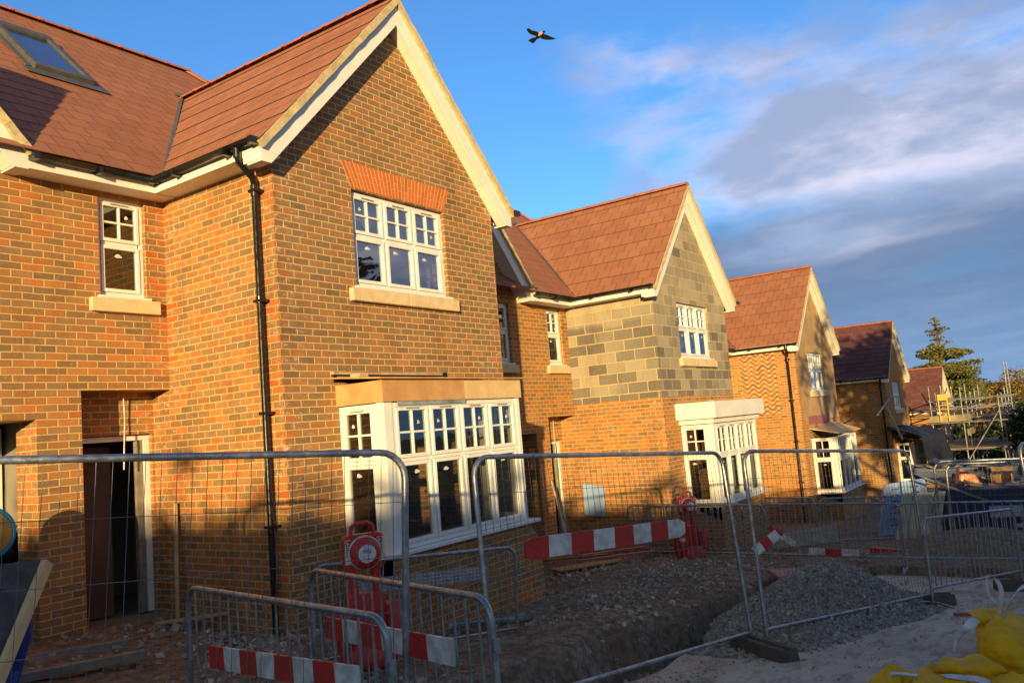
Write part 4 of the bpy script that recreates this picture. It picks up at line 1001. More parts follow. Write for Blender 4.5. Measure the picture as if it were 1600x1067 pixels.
# perforated tray on barrier, gutter offcut
o = thing('cable_tray', 'grey perforated metal strip resting along the crowd barrier by the bay', 'metal strip', (6.0, 5.8, .5))
p0, p1 = Vector((5.6, 5.99, .52)), Vector((7.1, 5.42, .41)); d_ = (p1-p0).normalized(); L = (p1-p0).length; n_ = Vector((0, 0, 1)).cross(d_); mb = MB()
mb.prism([p0, p1, p1+Vector((0, 0, .15)), p0+Vector((0, 0, .15))], n_*.004); mb.build('strip', 'galvanised', o)
mb = MB(); k = .03
while k < L-.03:
    for q in range(4):
        P0 = p0+d_*k-n_*.001+Vector((0, 0, .022+.034*q)); mb.prism([P0, P0+d_*.022, P0+d_*.022+Vector((0, 0, .011)), P0+Vector((0, 0, .011))], n_*.006)
    k += .045
mb.build('perforations', 'white_plastic', o)['kind'] = 'stuff'
mb = MB(); a_, b_ = Vector((7.15, 6.05, -.10)), Vector((8.15, 5.55, -.20)); d_ = (b_-a_).normalized(); sd = d_.cross(Vector((0, 0, 1)))
v = []
for q in (a_, b_):
    for j in range(9): an = math.pi*j/8; v.append(q+sd*math.cos(an)*.055-Vector((0, 0, math.sin(an)*.05)))
mb.add(v, [(j, j+1, 10+j, 9+j) for j in range(8)], True); mb.add([q+Vector((0, 0, -.004)) for q in v], [(9+j, 10+j, j+1, j) for j in range(8)], True)
mb.tube([b_, b_+Vector((.07, -.02, .05)), b_+Vector((.09, -.02, .14))], .012, 6)
tag(mb.build('gutter_offcut', 'packaging_grey', ori=a_), 'grey gutter offcut lying on the soil below the bay', 'gutter')
# by the second house
plank('timber_plank', ((13.72, 8.75, .86), (13.02, 8.0, -.62)), .14, .03, 'timber', 'pale plank leaning beside the doorway of the second house', up=(.3, -1, 0))
plank('timber_plank', ((13.9, 8.8, .5), (13.1, 7.85, -.62)), .10, .03, 'timber_grey', 'narrow grey plank leaning behind the pale one', up=(.3, -1, 0))
o = MB().prism([(15.33, 9.02, .02), (15.30, 8.78-.25, -.02), (15.36, 8.50, .60), (15.37, 9.02, .66)], (-.02, 0, 0)); tag(o.build('plastic_sheet', 'pale_blue_board', ori=(15.3, 8.8, .1)), 'pale blue sheet fixed on the side wall of the second house', 'sheet')
for i, (a_, b_, w_, m_, lb) in enumerate((((12.2, 7.9, -.52), (13.5, 7.35, -.55), .35, 'cardboard', 'broad buff board on the soil past the nearest bay corner'), ((13.0, 7.9, -.50), (14.2, 6.9, -.50), .12, 'red_stained_board', 'reddish board on the soil, left of the pair below the second house'), ((13.3, 8.0, -.46), (14.4, 7.2, -.46), .12, 'red_stained_board', 'reddish board on the soil, right of the pair below the second house'), ((12.5, 8.3, -.42), (13.6, 7.6, -.48), .09, 'brown_board', 'dark thin board on top of the scrap pile by the second house'))):
    plank('scrap_board', (a_, b_), w_, .03, m_, lb, 'board', group='scrap boards below the second house')
# slab bridging the trench
o = thing('trench_cover', 'reddish board on timber bearers bridging the trench behind the gravel', 'board', (12.6, 3.8, -.6))
A, B_ = Vector((12.35, 4.15, G(12.3)+.10)), Vector((12.95, 3.2, G(13)+.10)); d_ = (B_-A).normalized()
MB().beam(A, B_, .62, .045).build('board', 'red_stained_board', o, bevel=.006); s_ = d_.cross(Vector((0, 0, 1))).normalized(); s_ = s_ if s_.x < 0 else -s_
MB().beam(A+s_*.24+d_*.06-Vector((0, 0, .075)), B_+s_*.24-Vector((0, 0, .075)), .06, .10).build('bearer', 'timber', o, bevel=.004)
MB().beam(A-s_*.24+d_*.06-Vector((0, 0, .075)), B_-s_*.24-Vector((0, 0, .075)), .06, .10).build('bearer', 'timber', o, bevel=.004)
plank('red_strip', ((10.95, 1.60, G(10.9)-.10), (11.1, 1.15, G(11)-.10)), .06, .03, 'red_stained_board', 'short red batten lying on the concrete beside the yellow bag', 'batten')

# yellow bulk bags ------------------------------------------------
def cloth(name, mat_, P, nu, nv, th, parent=None, ori=(0, 0, 0)):
    mb = MB(); v = [P(i/nu, j/nv) for j in range(nv+1) for i in range(nu+1)]
    mb.add(v, [(j*(nu+1)+i, j*(nu+1)+i+1, (j+1)*(nu+1)+i+1, (j+1)*(nu+1)+i) for j in range(nv) for i in range(nu)], True)
    o = mb.build(name, mat_, parent, ori); s_ = o.modifiers.new('solid', 'SOLIDIFY'); s_.thickness = th; return o
def ridged(p, k=4):
    v = 0; a = 1; f_ = 1
    for i in range(k):
        v += a*(1-2*abs(noise.noise(p*f_))); a *= .5; f_ *= 2.1
    return v
def bulk_bag(c, ax_, ay_, hgt, label, sd, straps, rot=0.):
    """slumped woven bag: creased side walls folding inward to a sunken mouth"""
    o = thing('bulk_bag', label, 'bag', c, 'slumped yellow bulk bags on the concrete')
    cr_, sr_ = math.cos(rot), math.sin(rot)
    def P(u, v):
        an = 2*math.pi*u; ca, sa = math.cos(an), math.sin(an); sq = 1/max(abs(ca), abs(sa))**.62
        fold = .0
        if v < .62: k = v/.62; r_ = 1.0+.16*math.sin(k*math.pi*.8)-.18*k; z = hgt*k**.85
        else: k = (v-.62)/.38; r_ = (.90)*(1-k)+.04*k; z = hgt*(1-.42*math.sin(k*math.pi/2))
        w_ = min(1, v*5)
        x, y = ax_*r_*ca*sq, ay_*r_*sa*sq
        wq = Vector((x*1.5+sd, y*3.4, z*2.6)); wq += Vector((0, 1, 0))*.5*noise.noise(wq*.7); fold = ridged(wq, 3)-.75
        x += ca*.05*fold*w_; y += sa*.05*fold*w_; z += (.05*fold+.05*noise.noise(Vector((x*2.2, y*2.2, sd+9))))*min(1, v*2.2)
        return (c[0]+cr_*x-sr_*y, c[1]+sr_*x+cr_*y, max(c[2]+.004, c[2]+z))
    cloth('bag_skin', 'yellow_fabric', P, 220, 90, .004, o)
    for pts in straps:
        pts = [Vector(q) for q in pts]; mb = MB(); PP = []
        for i in range(len(pts)-1):
            p0_, p1_, p2_, p3_ = pts[max(i-1, 0)], pts[i], pts[i+1], pts[min(i+2, len(pts)-1)]
            for k in range(8):
                t_ = k/8; PP.append(.5*((2*p1_)+(-p0_+p2_)*t_+(2*p0_-5*p1_+4*p2_-p3_)*t_**2+(-p0_+3*p1_-3*p2_+p3_)*t_**3))
        PP.append(pts[-1]); v = []
        for i, q in enumerate(PP):
            wd = Vector((.2, -.5+.3*math.sin(i*.35+sd), .5*math.cos(i*.3))).normalized()*.021; v += [q-wd, q+wd]
        mb.add(v, [(2*i, 2*i+1, 2*i+3, 2*i+2) for i in range(len(PP)-1)], True); s_ = mb.build('strap', 'white_strap', o); md = s_.modifiers.new('solid', 'SOLIDIFY'); md.thickness = .003
    return o
def crm(p, t_):
    p0_, p1_, p2_, p3_ = p; return .5*((2*p1_)+(-p0_+p2_)*t_+(2*p0_-5*p1_+4*p2_-p3_)*t_**2+(-p0_+3*p1_-3*p2_+p3_)*t_**3)
def sheet(name, m_, g, parent, amp=.012, sd=0., th=.004, k=9):
    """smooth cloth through a grid of points, with creases along it"""
    g = [[Vector(q) for q in r_] for r_ in g]; nr, nc = len(g), len(g[0])
    cl = lambda v, n: max(0, min(n-1, v))
    def row(r_, u): i = min(int(u), nc-2); return crm([r_[cl(i+q, nc)] for q in (-1, 0, 1, 2)], u-i)
    def P(u, v):
        u *= nc-1; v *= nr-1; i = min(int(v), nr-2); q = crm([row(g[cl(i+w_, nr)], u) for w_ in (-1, 0, 1, 2)], v-i)
        return q
    nu, nv = k*(nc-1), k*(nr-1); pts = [[P(a_/nu, b_/nv) for a_ in range(nu+1)] for b_ in range(nv+1)]; out_ = []
    for b_ in range(nv+1):
        for a_ in range(nu+1):
            q = pts[b_][a_]; du = pts[b_][min(a_+1, nu)]-pts[b_][max(a_-1, 0)]; dv = pts[min(b_+1, nv)][a_]-pts[max(b_-1, 0)][a_]; n_ = du.cross(dv)
            n_ = n_.normalized() if n_.length > 1e-9 else Vector((0, 0, 1))
            w_ = Vector((q.x*2.5+sd, q.y*9, q.z*14)); f_ = (1-2.2*abs(noise.noise(w_)))+.5*(1-2*abs(noise.noise(w_*2.1)))
            out_.append(q+n_*amp*(f_-.8))
    mb = MB(); mb.add(out_, [(b_*(nu+1)+a_, b_*(nu+1)+a_+1, (b_+1)*(nu+1)+a_+1, (b_+1)*(nu+1)+a_) for b_ in range(nv) for a_ in range(nu)], True)
    o = mb.build(name, m_, parent); md = o.modifiers.new('solid', 'SOLIDIFY'); md.thickness = th; return o
z1 = G(8.9)-.12
bg1 = bulk_bag((9.02, .58, z1), .50, .38, .27, 'taller yellow bulk bag with white lifting straps standing up, farther of the two', 1.3,
         [[(8.88, 0.93, 0.02), (8.84, 0.98, 0.1), (8.82, 0.98, 0.2), (8.82, 0.96, 0.28), (8.85, 0.92, 0.27), (8.89, 0.89, 0.2), (8.9, 0.88, 0.1), (8.88, 0.92, -0.08)],
          [(8.85, 0.88, -0.16), (8.76, 0.86, -0.02), (8.64, 0.79, 0.10), (8.66, 0.73, 0.18), (8.72, 0.62, 0.23), (8.9, .45, .1), (9.0, .4, -.15)]], rot=-.3)
YF = 'yellow_fabric'
sheet('side_drape', YF, [[(9.11, 1.17, -0.18), (9.33, 1.01, -0.12), (9.43, 0.87, -0.19), (9.65, 0.59, -0.39)], [(8.68, 1.09, -0.19), (8.66, 0.91, -0.10), (8.76, 0.78, -0.15), (9.09, 0.52, -0.26)], [(8.45, 1.08, -0.27), (8.32, 0.9, -0.2), (8.33, 0.71, -0.22), (8.64, 0.46, -0.32)], [(8.45, 1.11, -0.41), (8.22, 0.88, -0.33), (8.12, 0.67, -0.31), (8.43, 0.42, -0.40)], [(8.50, 1.10, -0.52), (8.28, 0.87, -0.46), (8.10, 0.64, -0.45), (8.38, 0.38, -0.52)]], bg1, .022, 1.)
sheet('mouth_rim', YF, [[(8.85, 1.17, -0.07), (9.14, 1.11, -0.09), (9.2, 1.02, -0.12), (9.15, 0.92, -0.16)], [(8.72, 1.1, -0.09), (8.82, 1.04, -0.09), (8.87, 0.97, -0.12), (8.97, 0.91, -0.15)], [(8.81, 1.06, -0.19), (8.84, 1.02, -0.18), (8.88, 0.96, -0.19), (8.98, 0.92, -0.20)]], bg1, .008, 2.)
sheet('front_flap', YF, [[(7.79, 1.32, -0.28), (7.94, 1.28, -0.24), (8.03, 1.16, -0.26), (8.12, 1.02, -0.24), (8.07, 0.93, -0.28)], [(7.62, 1.31, -0.26), (7.61, 1.22, -0.22), (7.7, 1.09, -0.24), (7.8, 0.95, -0.24), (7.89, 0.82, -0.28)], [(7.66, 1.32, -0.33), (7.63, 1.19, -0.29), (7.70, 1.08, -0.31), (7.80, 0.93, -0.34), (7.97, 0.78, -0.38)]], bg1, .014, 3.)
sheet('white_tail', 'white_strap', [[(8.75, 1.14, -0.09), (8.72, 1.1, -0.09), (8.69, 1.06, -0.11)], [(8.59, 1.2, -0.14), (8.61, 1.17, -0.16), (8.64, 1.14, -0.18)], [(8.56, 1.26, -0.23), (8.57, 1.24, -0.24), (8.59, 1.23, -0.25)], [(8.53, 1.30, -0.36), (8.54, 1.29, -0.36), (8.55, 1.28, -0.36)]], bg1, .006, 4., .002)
z2 = G(7.4)-.12
bg2 = bulk_bag((7.52, 1.05, z2), .34, .42, .06, 'flattened yellow bulk bag with white inner seam, nearest at the bottom right', 6.1, [], rot=-.25)
sheet('corner_flap', YF, [[(7.13, 1.76, -0.32), (7.3, 1.68, -0.24), (7.47, 1.61, -0.2), (7.52, 1.53, -0.24), (7.59, 1.44, -0.29)], [(7.01, 1.76, -0.33), (7.09, 1.64, -0.28), (7.14, 1.55, -0.26), (7.31, 1.49, -0.29), (7.39, 1.38, -0.31)], [(6.95, 1.75, -0.36), (6.95, 1.63, -0.35), (7.00, 1.55, -0.35), (7.08, 1.46, -0.36), (7.18, 1.31, -0.37)]], bg2, .010, 5.)
sheet('front_flap', YF, [[(7.58, 1.45, -0.29), (7.75, 1.38, -0.29), (7.7, 1.28, -0.30), (7.68, 1.14, -0.32)], [(7.24, 1.42, -0.27), (7.31, 1.31, -0.26), (7.38, 1.21, -0.28), (7.48, 1.07, -0.31)], [(7.08, 1.44, -0.36), (7.05, 1.3, -0.35), (7.14, 1.18, -0.36), (7.23, 1.04, -0.37)]], bg2, .014, 6.)
sheet('white_band', 'white_strap', [[(7.47, 1.25, -0.245), (7.57, 1.12, -0.265), (7.66, 0.99, -0.29), (7.71, 0.92, -0.33)], [(7.45, 1.2, -0.262), (7.53, 1.1, -0.29), (7.6, 0.99, -0.32), (7.66, 0.92, -0.36)]], bg2, .004, 7., .002)
sheet('white_seam', 'white_strap', [[(7.29, 1.6, -0.225), (7.31, 1.57, -0.215), (7.39, 1.46, -0.235), (7.43, 1.4, -0.25)], [(7.17, 1.6, -0.275), (7.25, 1.57, -0.225), (7.33, 1.46, -0.235), (7.37, 1.4, -0.25)]], bg2, .002, 8., .002)

# ------------------------------------------------------------------ materials yard by the skip
def tilt_sheet(name, m_, TL, TR, BR_, BL, th, label, cat='board', group=None, marks=None):
    o = thing(name, label, cat, BL, group); TL, TR, BR_, BL = map(Vector, (TL, TR, BR_, BL)); n_ = (TR-TL).cross(BL-TL).normalized()*th
    MB().prism([TL, TR, BR_, BL], n_).build('sheet', m_, o, bevel=.01)
    if marks:
        mb = MB(); f_ = -1 if n_.x > 0 else 1
        for i in range(marks):
            for k in (0.27, .72):
                t_ = .12+.8*i/marks; L_ = TL.lerp(BL, t_); R_ = TR.lerp(BR_, t_); a_ = L_.lerp(R_, k-.09); b_ = L_.lerp(R_, k+.09)
                mb.beam(a_-n_*.02-Vector((.012, 0, 0)), b_-n_*.02-Vector((.012, 0, 0)), .012, .02)
        mb.build('printed_marks', 'felt_dark', o)
    return o
tilt_sheet('insulation_sheet', 'pale_blue_board', (19.3, 3.83, .10), (19.9, 3.12, .16), (19.7, 3.0, -.95), (19.2, 4.05, -.98), .05, 'large pale blue printed sheet leaning upright near the skip', marks=7)
for i in range(4):
    y0 = 3.36-.17*i; x0 = 18.6+.25*i
    tilt_sheet('cream_panel', 'cream_board', (x0, y0, -.02-.02*i), (x0+.10, y0-.17, -.01-.02*i), (x0-.35, y0+.02, -1.05), (x0-.45, y0+.20, -1.05), .04, ['cream board leaning, farthest left of the four by the skip', 'cream board leaning, second from the left by the skip', 'cream board leaning, third from the left by the skip', 'cream board leaning, farthest right of the four by the skip'][i], 'board', 'cream boards leaning by the skip')
for i in range(2):
    z = -.02-.15*i; o = MB().box(20.3, 20.7, 2.72+.03*i, 3.25, z-.075, z); tag(o.build('timber_stack', ('cardboard', 'timber')[i], ori=(20.5, 3, z-.1), bevel=.006), ['orange timber board, upper of the two beside the skip', 'orange timber board, lower of the two beside the skip'][i], 'timber', 'timber boards beside the skip')
MB_ = MB().box(20.3, 20.7, 2.66, 3.25, -1.2, -.25); tag(MB_.build('pallet_load', 'packaging_grey', ori=(20.5, 3, -1.2), bevel=.02), 'grey wrapped pallet load under the orange boards', 'pallet load')
def skip(cx, cy, z0, L, Wd, hh, ang, label, text=None):
    o = thing('skip', label, 'skip', (cx, cy, z0), 'blue rubbish skips'); c, s_ = math.cos(ang), math.sin(ang)
    P = lambda a_, b_, z: (cx+c*a_-s_*b_, cy+s_*a_+c*b_, z0+z)
    mb = MB(); lo = [(-L*.33, -Wd/2*.85), (L*.33, -Wd/2*.85), (L*.33, Wd/2*.85), (-L*.33, Wd/2*.85)]; hi = [(-L/2, -Wd/2), (L/2, -Wd/2), (L/2, Wd/2), (-L/2, Wd/2)]
    v = [P(*q, .08) for q in lo]+[P(*q, hh) for q in hi]+[P(q[0]*.97, q[1]*.95, hh) for q in hi]+[P(q[0]*.95, q[1]*.93, .12) for q in lo]
    f_ = [(3, 2, 1, 0)]+[(i, (i+1) % 4, 4+(i+1) % 4, 4+i) for i in range(4)]+[(4+i, 4+(i+1) % 4, 8+(i+1) % 4, 8+i) for i in range(4)]+[(8+i, 8+(i+1) % 4, 12+(i+1) % 4, 12+i) for i in range(4)]+[(12, 13, 14, 15)]
    mb.add(v, f_); mb.build('skip_body', 'blue_skip_paint', o)
    mb = MB()
    for i in range(4): mb.beam(P(*hi[i], hh), P(*hi[(i+1) % 4], hh), .07, .07)
    for k in (-.3, 0, .3): mb.beam(P(k*L, -Wd/2*.93-.01, hh*.5), P(k*L*.75, -Wd/2*.86-.01, .1), .05, .05); 
    mb.build('rim', 'blue_skip_paint', o, bevel=.008)
    return o, P
o, P = skip(20.9, 2.1, G(20.9)+.1, 3.4, 1.5, 1.0, rad(-78), 'dark blue skip full of rubble and board scraps, nearer of the two')
skip(24.0, 2.3, G(24)+.15, 3.6, 1.7, 1.35, rad(-78), 'dark blue skip with rubbish piled above its rim, farther of the two')
sg = thing('skip_sign', 'pale blue sign with white outlined letters SABE on the skip side', 'sign', (20.2, 1.75, -.75))
ex = Vector((.25, -.97, 0)).normalized(); pp = Vector((19.98, 1.98, -.70)); 
MB().prism([pp, pp+ex*.62, pp+ex*.62+Vector((0, 0, .24)), pp+Vector((0, 0, .24))], (.02, .005, 0)).build('plate', 'pale_blue_board', sg)
cu = bpy.data.curves.new('txt', 'FONT'); cu.body = 'SABE/'; cu.size = .22; cu.extrude = .002; cu.offset = .004
ob = bpy.data.objects.new('txt', cu); COL.objects.link(ob); dg = bpy.context.evaluated_depsgraph_get(); me = bpy.data.meshes.new_from_object(ob.evaluated_get(dg)); bpy.data.objects.remove(ob)
me.materials.clear(); me.materials.append(MATS['white_plastic']); tx = bpy.data.objects.new('lettering', me); COL.objects.link(tx); tx.parent = sg
M = Matrix((ex, Vector((0, 0, 1)), ex.cross(Vector((0, 0, 1))))).transposed().to_4x4(); M.translation = pp+ex*.03+Vector((-.004, 0, .045))-Vector((20.2, 1.75, -.75)); tx.matrix_local = M
rnd = random.Random(5)
for (cx, cy, zt, n, nm) in ((20.9, 2.1, G(20.9)+1.05, 46, 'mixed board and plaster scraps heaped in the nearer skip'), (24.0, 2.3, G(24)+1.45, 46, 'rubbish sacks and scraps heaped in the farther skip')):
    mb = MB()
    for i in range(n):
        a_ = Vector((cx+rnd.uniform(-.6, .6), cy+rnd.uniform(-1.4, 1.4), zt-.12+rnd.uniform(0, .22))); b_ = a_+Vector((rnd.uniform(-.4, .4), rnd.uniform(-.5, .5), rnd.uniform(-.1, .14))); mb.beam(a_, b_, rnd.uniform(.06, .4), rnd.uniform(.01, .05), (rnd.uniform(-.4, .4), rnd.uniform(-.4, .4), 1))
    structure(mb.build('skip_rubbish', 'white_chip' if nm[0] == 'm' else 'grey_stone', ori=(cx, cy, zt)), 'stuff')['label'] = nm
mb = MB(); a_ = Vector((20.4, 2.55, G(20)+1.1)); mb.prism([a_, a_+Vector((.15, -.42, 0)), a_+Vector((.12, -.34, .18)), a_+Vector((.05, -.05, .34))], (.3, .1, 0)); tag(mb.build('orange_panel', 'orange_plastic', ori=a_, bevel=.01), 'orange wedge shaped board standing on the skip load', 'board')
o = thing('cardboard_box', 'open cardboard box on the skip load, right of the orange board', 'box', (20.9, 1.75, G(20.9)+1.1)); x, y, z = 20.9, 1.75, G(20.9)+1.1
mb = MB(); mb.box(x-.15, x+.25, y-.2, y-.185, z, z+.24); mb.box(x-.15, x+.25, y+.185, y+.2, z, z+.24); mb.box(x+.235, x+.25, y-.185, y+.185, z, z+.24); mb.box(x-.15, x+.25, y-.185, y+.185, z, z+.012); mb.build('carton', 'cardboard', o)
MB().prism([(x+.25, y-.2, z+.24), (x+.25, y+.2, z+.24), (x+.36, y+.22, z+.34), (x+.36, y-.18, z+.34)], (.004, 0, 0)).build('flap', 'cardboard', o)
for i in range(7):
    z = G(20.6)+.05+i*.155; mb = MB(); mb.box(20.35, 20.95, .95+.03*math.sin(i*2), 1.68+.03*math.cos(i*3), z, z+.14)
    tag(mb.build('wrapped_pack', ('packaging_grey', 'white_strap', 'packaging_grey', 'cream_board', 'packaging_grey', 'white_strap', 'pale_blue_board')[i], ori=(20.6, 1.3, z), bevel=.04), ['bottom pack', 'second pack from the bottom', 'third pack from the bottom', 'middle pack', 'fifth pack from the bottom', 'second pack from the top', 'top pack, pale blue'][i]+' in the wrapped stack right of the skip', 'pack', 'wrapped packs stacked at the right edge')
plank('scaffold_pole', ((19.0, 3.0, .25), (20.3, 1.9, -.45)), .05, .05, 'scaffold_tube', 'steel pole lying slanted across the skip load', 'pole')
plank('red_timber', ((16.3, 3.6, G(16.3)+.08), (15.9, 1.9, G(16)+.02)), .10, .13, 'red_plastic', 'long red beam lying on the soil below the cream boards', 'beam')
tilt_sheet('buff_board', 'timber_grey', (16.6, 5.6, G(16)+.28), (17.4, 4.5, G(16)+.38), (17.0, 4.3, G(16)+.1), (16.3, 5.4, G(16)+.06), .03, 'buff board lying on blocks behind the far crowd barrier')

# black tarpaulin over the fourth bay
def TP(u, v):
    x = 37.6+u*5.2; 
    if v < .45: y = 7.0-v*2.9; z = .55-v*1.0
    else: y = 5.70-(v-.45)*.5; z = .10-(v-.45)*2.9
    z += .10*math.sin(u*7+v*3)+.07*math.sin(u*17+v*5)+.22*u*(1-u)-(.5*u if v > .45 else 0); y += .16*math.sin(u*9+v*2)+.05*math.sin(u*23)
    return (x, y, z)
tag(cloth('tarpaulin', 'tarpaulin', TP, 60, 30, .01, ori=(39, 6, 0)), 'black tarpaulin draped over the bay of the fourth house', 'tarpaulin')
plank('timber_prop', ((37.2, 7.0, 1.8), (36.2, 6.3, .2)), .06, .08, 'timber', 'pale timber prop leaning on the fourth house', 'prop')
plank('scaffold_pole', ((31.5, 6.2, 1.35), (38.4, 6.9, 2.0)), .05, .05, 'scaffold_tube', 'single horizontal steel pole crossing the wall of the fourth house', 'pole')
mb = MB(); mb.box(43.0, 43.1, 6.6, 6.75, G(43), 1.2)
# ------------------------------------------------------------------ scaffolding
sc = thing('scaffolding', 'steel tube scaffolding with board lifts in front of the farthest house', 'scaffolding', (50, 5, G(50)))
zg = G(50)-.3
for x in (46.5, 48.6, 50.7, 52.8, 55.0):
    for y in (6.6, 5.2, 3.6):
        tall = (x in (52.8, 55.0) and y == 3.6); MB().tube([(x, y, zg), (x+random.uniform(-.05, .05), y, (2.15 if y > 4 else 1.75)+random.uniform(-.35, .2) if not tall else 3.35)], .035, 6).build('standard', 'scaffold_tube', sc)
for y in (6.6, 5.2, 3.6):
    for z in (-2.4, -1.7, -1.0, .35, .75, 1.15, 1.55): MB().tube([(46.2, y, z), (55.5, y, z+.05)], .032, 6).build('ledger', 'scaffold_tube', sc)
for x in (46.5, 48.6, 50.7, 52.8, 55.0):
    for z in (-2.3, -.95, .40, 1.05, 1.5): MB().tube([(x+.05, 6.9, z), (x+.05, 3.3, z)], .03, 6).build('transom', 'scaffold_tube', sc)
for (a_, b_) in (((46.5, 3.55, zg), (52.8, 3.55, .9)), ((50.7, 3.5, zg), (55.0, 3.5, .9)), ((46.4, 6.6, zg), (46.4, 3.6, .9)), ((48.6, 3.5, -.9), (46.4, 3.5, -2.4)), ((49.0, 3.5, zg), (46.5, 3.5, -1)), ((52.8, 3.52, -2.6), (50.7, 3.52, -.9)), ((50.7, 6.6, zg), (46.5, 6.6, .3)), ((46.5, 5.2, 1.9), (50.5, 5.2, .6))): MB().tube([a_, b_], .03, 6).build('brace', 'scaffold_tube', sc)
for (x0, x1, y0, y1, z, hh) in ((46.3, 52.0, 5.1, 6.7, .46, .03), (50.0, 55.3, 3.5, 5.1, .46, .03), (46.3, 55.3, 3.5, 6.7, -.9, .03)): MB().box(x0, x1, y0, y1, z, z+hh).build('deck', 'scaffold_board', sc)
for (p_, q_) in (((46.3, 5.1, .62), (50.5, 5.1, .62)), ((46.3, 6.7, .62), (46.3, 5.1, .62)), ((50.2, 3.45, .35), (55.3, 3.45, .35)), ((50.1, 5.0, .38), (50.1, 3.5, .38)), ((46.3, 5.05, -.1), (50.0, 5.05, -.1))): MB().beam(p_, q_, .03, .32).build('toe_board', 'scaffold_board', sc)
lg = thing('ladder_gate', 'bright yellow ladder safety gate on the scaffold lift', 'gate', (46.4, 6.0, .5))
mb = MB(); mb.box(46.2, 46.26, 5.75, 6.2, 1.55, 1.85); mb.beam((46.23, 5.78, .5), (46.23, 5.78, 1.6), .05, .05); mb.beam((46.23, 6.17, .5), (46.23, 6.17, 1.6), .05, .05)
for z in (.7, .9, 1.1, 1.3): mb.beam((46.23, 5.78, z), (46.23, 6.17, z), .03, .03)
mb.build('gate_frame', 'yellow_paint', lg)

# ------------------------------------------------------------------ trees
def leaf_cloud(mb, pts, n, size, rnd, droop=0.):
    """pts: list of (centre, radius, squash)"""
    tot = sum(p_[1]**2 for p_ in pts); vs = []; fs = []
    for c, r_, sq in pts:
        k = int(n*r_*r_/tot)
        for i in range(k):
            d_ = Vector((rnd.gauss(0, 1), rnd.gauss(0, 1), rnd.gauss(0, 1))).normalized()*r_*(rnd.random()**.45)*(1+.25*noise.noise(Vector(c)+Vector((i, 0, 0))*.01)); d_.z *= sq
            q = Vector(c)+d_; a_ = Vector((rnd.gauss(0, 1), rnd.gauss(0, 1), rnd.gauss(0, .6))).normalized(); b_ = a_.cross(Vector((rnd.gauss(0, 1), rnd.gauss(0, 1), rnd.gauss(0, 1)))).normalized(); s_ = size*rnd.uniform(.5, 1.3)
            k0 = len(vs); vs += [q-a_*s_, q-b_*s_*.5, q+a_*s_, q+b_*s_*.5]; fs.append((k0, k0+1, k0+2, k0+3))
    mb.add(vs, fs)
def tree(name, x, y, hgt, cr, label, leaf, seed, n=5000, base=.3, size=.16, group=None, z0=None, squash=.8, cat='tree', nb=22):
    rnd = random.Random(seed); z0 = G(x)-.1 if z0 is None else z0
    o = thing(name, label, cat, (x, y, z0), group); mb = MB(); hh = hgt*.75
    mb.tube([(x+.15*math.sin(k*1.3+seed), y+.12*math.cos(k*1.7+seed), z0+hh*k/5) for k in range(6)], .2, 8, rs=[hgt*.028*(1-.15*k) for k in range(6)])
    cl_ = []
    for i in range(nb):
        an = rnd.uniform(0, 6.28); zz = z0+hgt*(base+(1-base)*rnd.random()**.8*.9); k = (zz-z0)/hgt; rad_ = cr*math.sin(max(.25, min(1, (1-k)*1.35+.05))*math.pi/2)*rnd.uniform(.3, 1)
        c = Vector((x+math.cos(an)*rad_, y+math.sin(an)*rad_, zz)); cl_.append((c, cr*rnd.uniform(.22, .42), squash)); mb.tube([(x, y, z0+max(.2, (zz-z0)*.62)), c.lerp(Vector((x, y, zz)), .4)+Vector((0, 0, -.1)), c], .05, 5, rs=[hgt*.01, hgt*.006, .01])
    mb.build('trunk', 'bark', o); c_ = MB(); leaf_cloud(c_, cl_, n, size, rnd); c_.build('crown', leaf, o); return o
# cedar behind the farthest house
rnd = random.Random(12); x, y, z0 = 80, 10.1, G(70)-.1; o = thing('cedar_tree', 'tall cedar with layered golden green boughs behind the farthest house', 'tree', (x, y, z0)); mb = MB(); hgt = 13.1
mb.tube([(x, y, z0), (x, y, z0+hgt*.5), (x+.1, y, z0+hgt)], .3, 8, rs=[.42, .25, .03]); cl_ = []
for (zf_, R_) in ((.50, 4.6), (.56, 4.4), (.62, 3.8), (.68, 4.2), (.75, 3.0), (.79, 2.6), (.84, 1.3), (.88, .9), (.92, 1.2), (.96, .6), (.99, .2)):
    nb = 9 if R_ > 2 else 5
    for i in range(nb):
        if rnd.random() < .14: continue
        an = i*6.283/nb+rnd.uniform(-.4, .4); r_ = R_*.74*rnd.uniform(.5, 1.15); e = Vector((x+math.cos(an)*r_, y+math.sin(an)*r_, z0+hgt*zf_+rnd.uniform(-.45, .35))); mb.tube([(x, y, z0+hgt*zf_-.3), e], .05, 5, rs=[.09, .02])
        for k in range(3 if R_ > 2 else 1): cl_.append((Vector((x, y, z0+hgt*zf_)).lerp(e, 1-.3*k), max(.28, R_*.19)*rnd.uniform(.8, 1.25), .42))
mb.build('trunk', 'bark', o); c_ = MB(); leaf_cloud(c_, cl_, 24000, .135, rnd); c_.build('crown', 'leaf_cedar', o)
GT = 'trees at the end of the street'
tree('autumn_tree', 95, 9.0, 8.4, 3.6, 'yellow green autumn tree just right of the cedar', 'leaf_autumn', 21, 6000, .2, .17, GT, z0=-5)
tree('autumn_tree', 92, 6.0, 8.6, 3.9, 'broad orange autumn tree at the right edge of the photo', 'leaf_autumn', 22, 8000, .15, .17, GT, z0=-5)
tree('autumn_tree', 98, 7.6, 7.6, 3.2, 'low golden autumn tree between the scaffold poles and the orange tree', 'leaf_autumn', 23, 5000, .1, .17, GT, z0=-5)
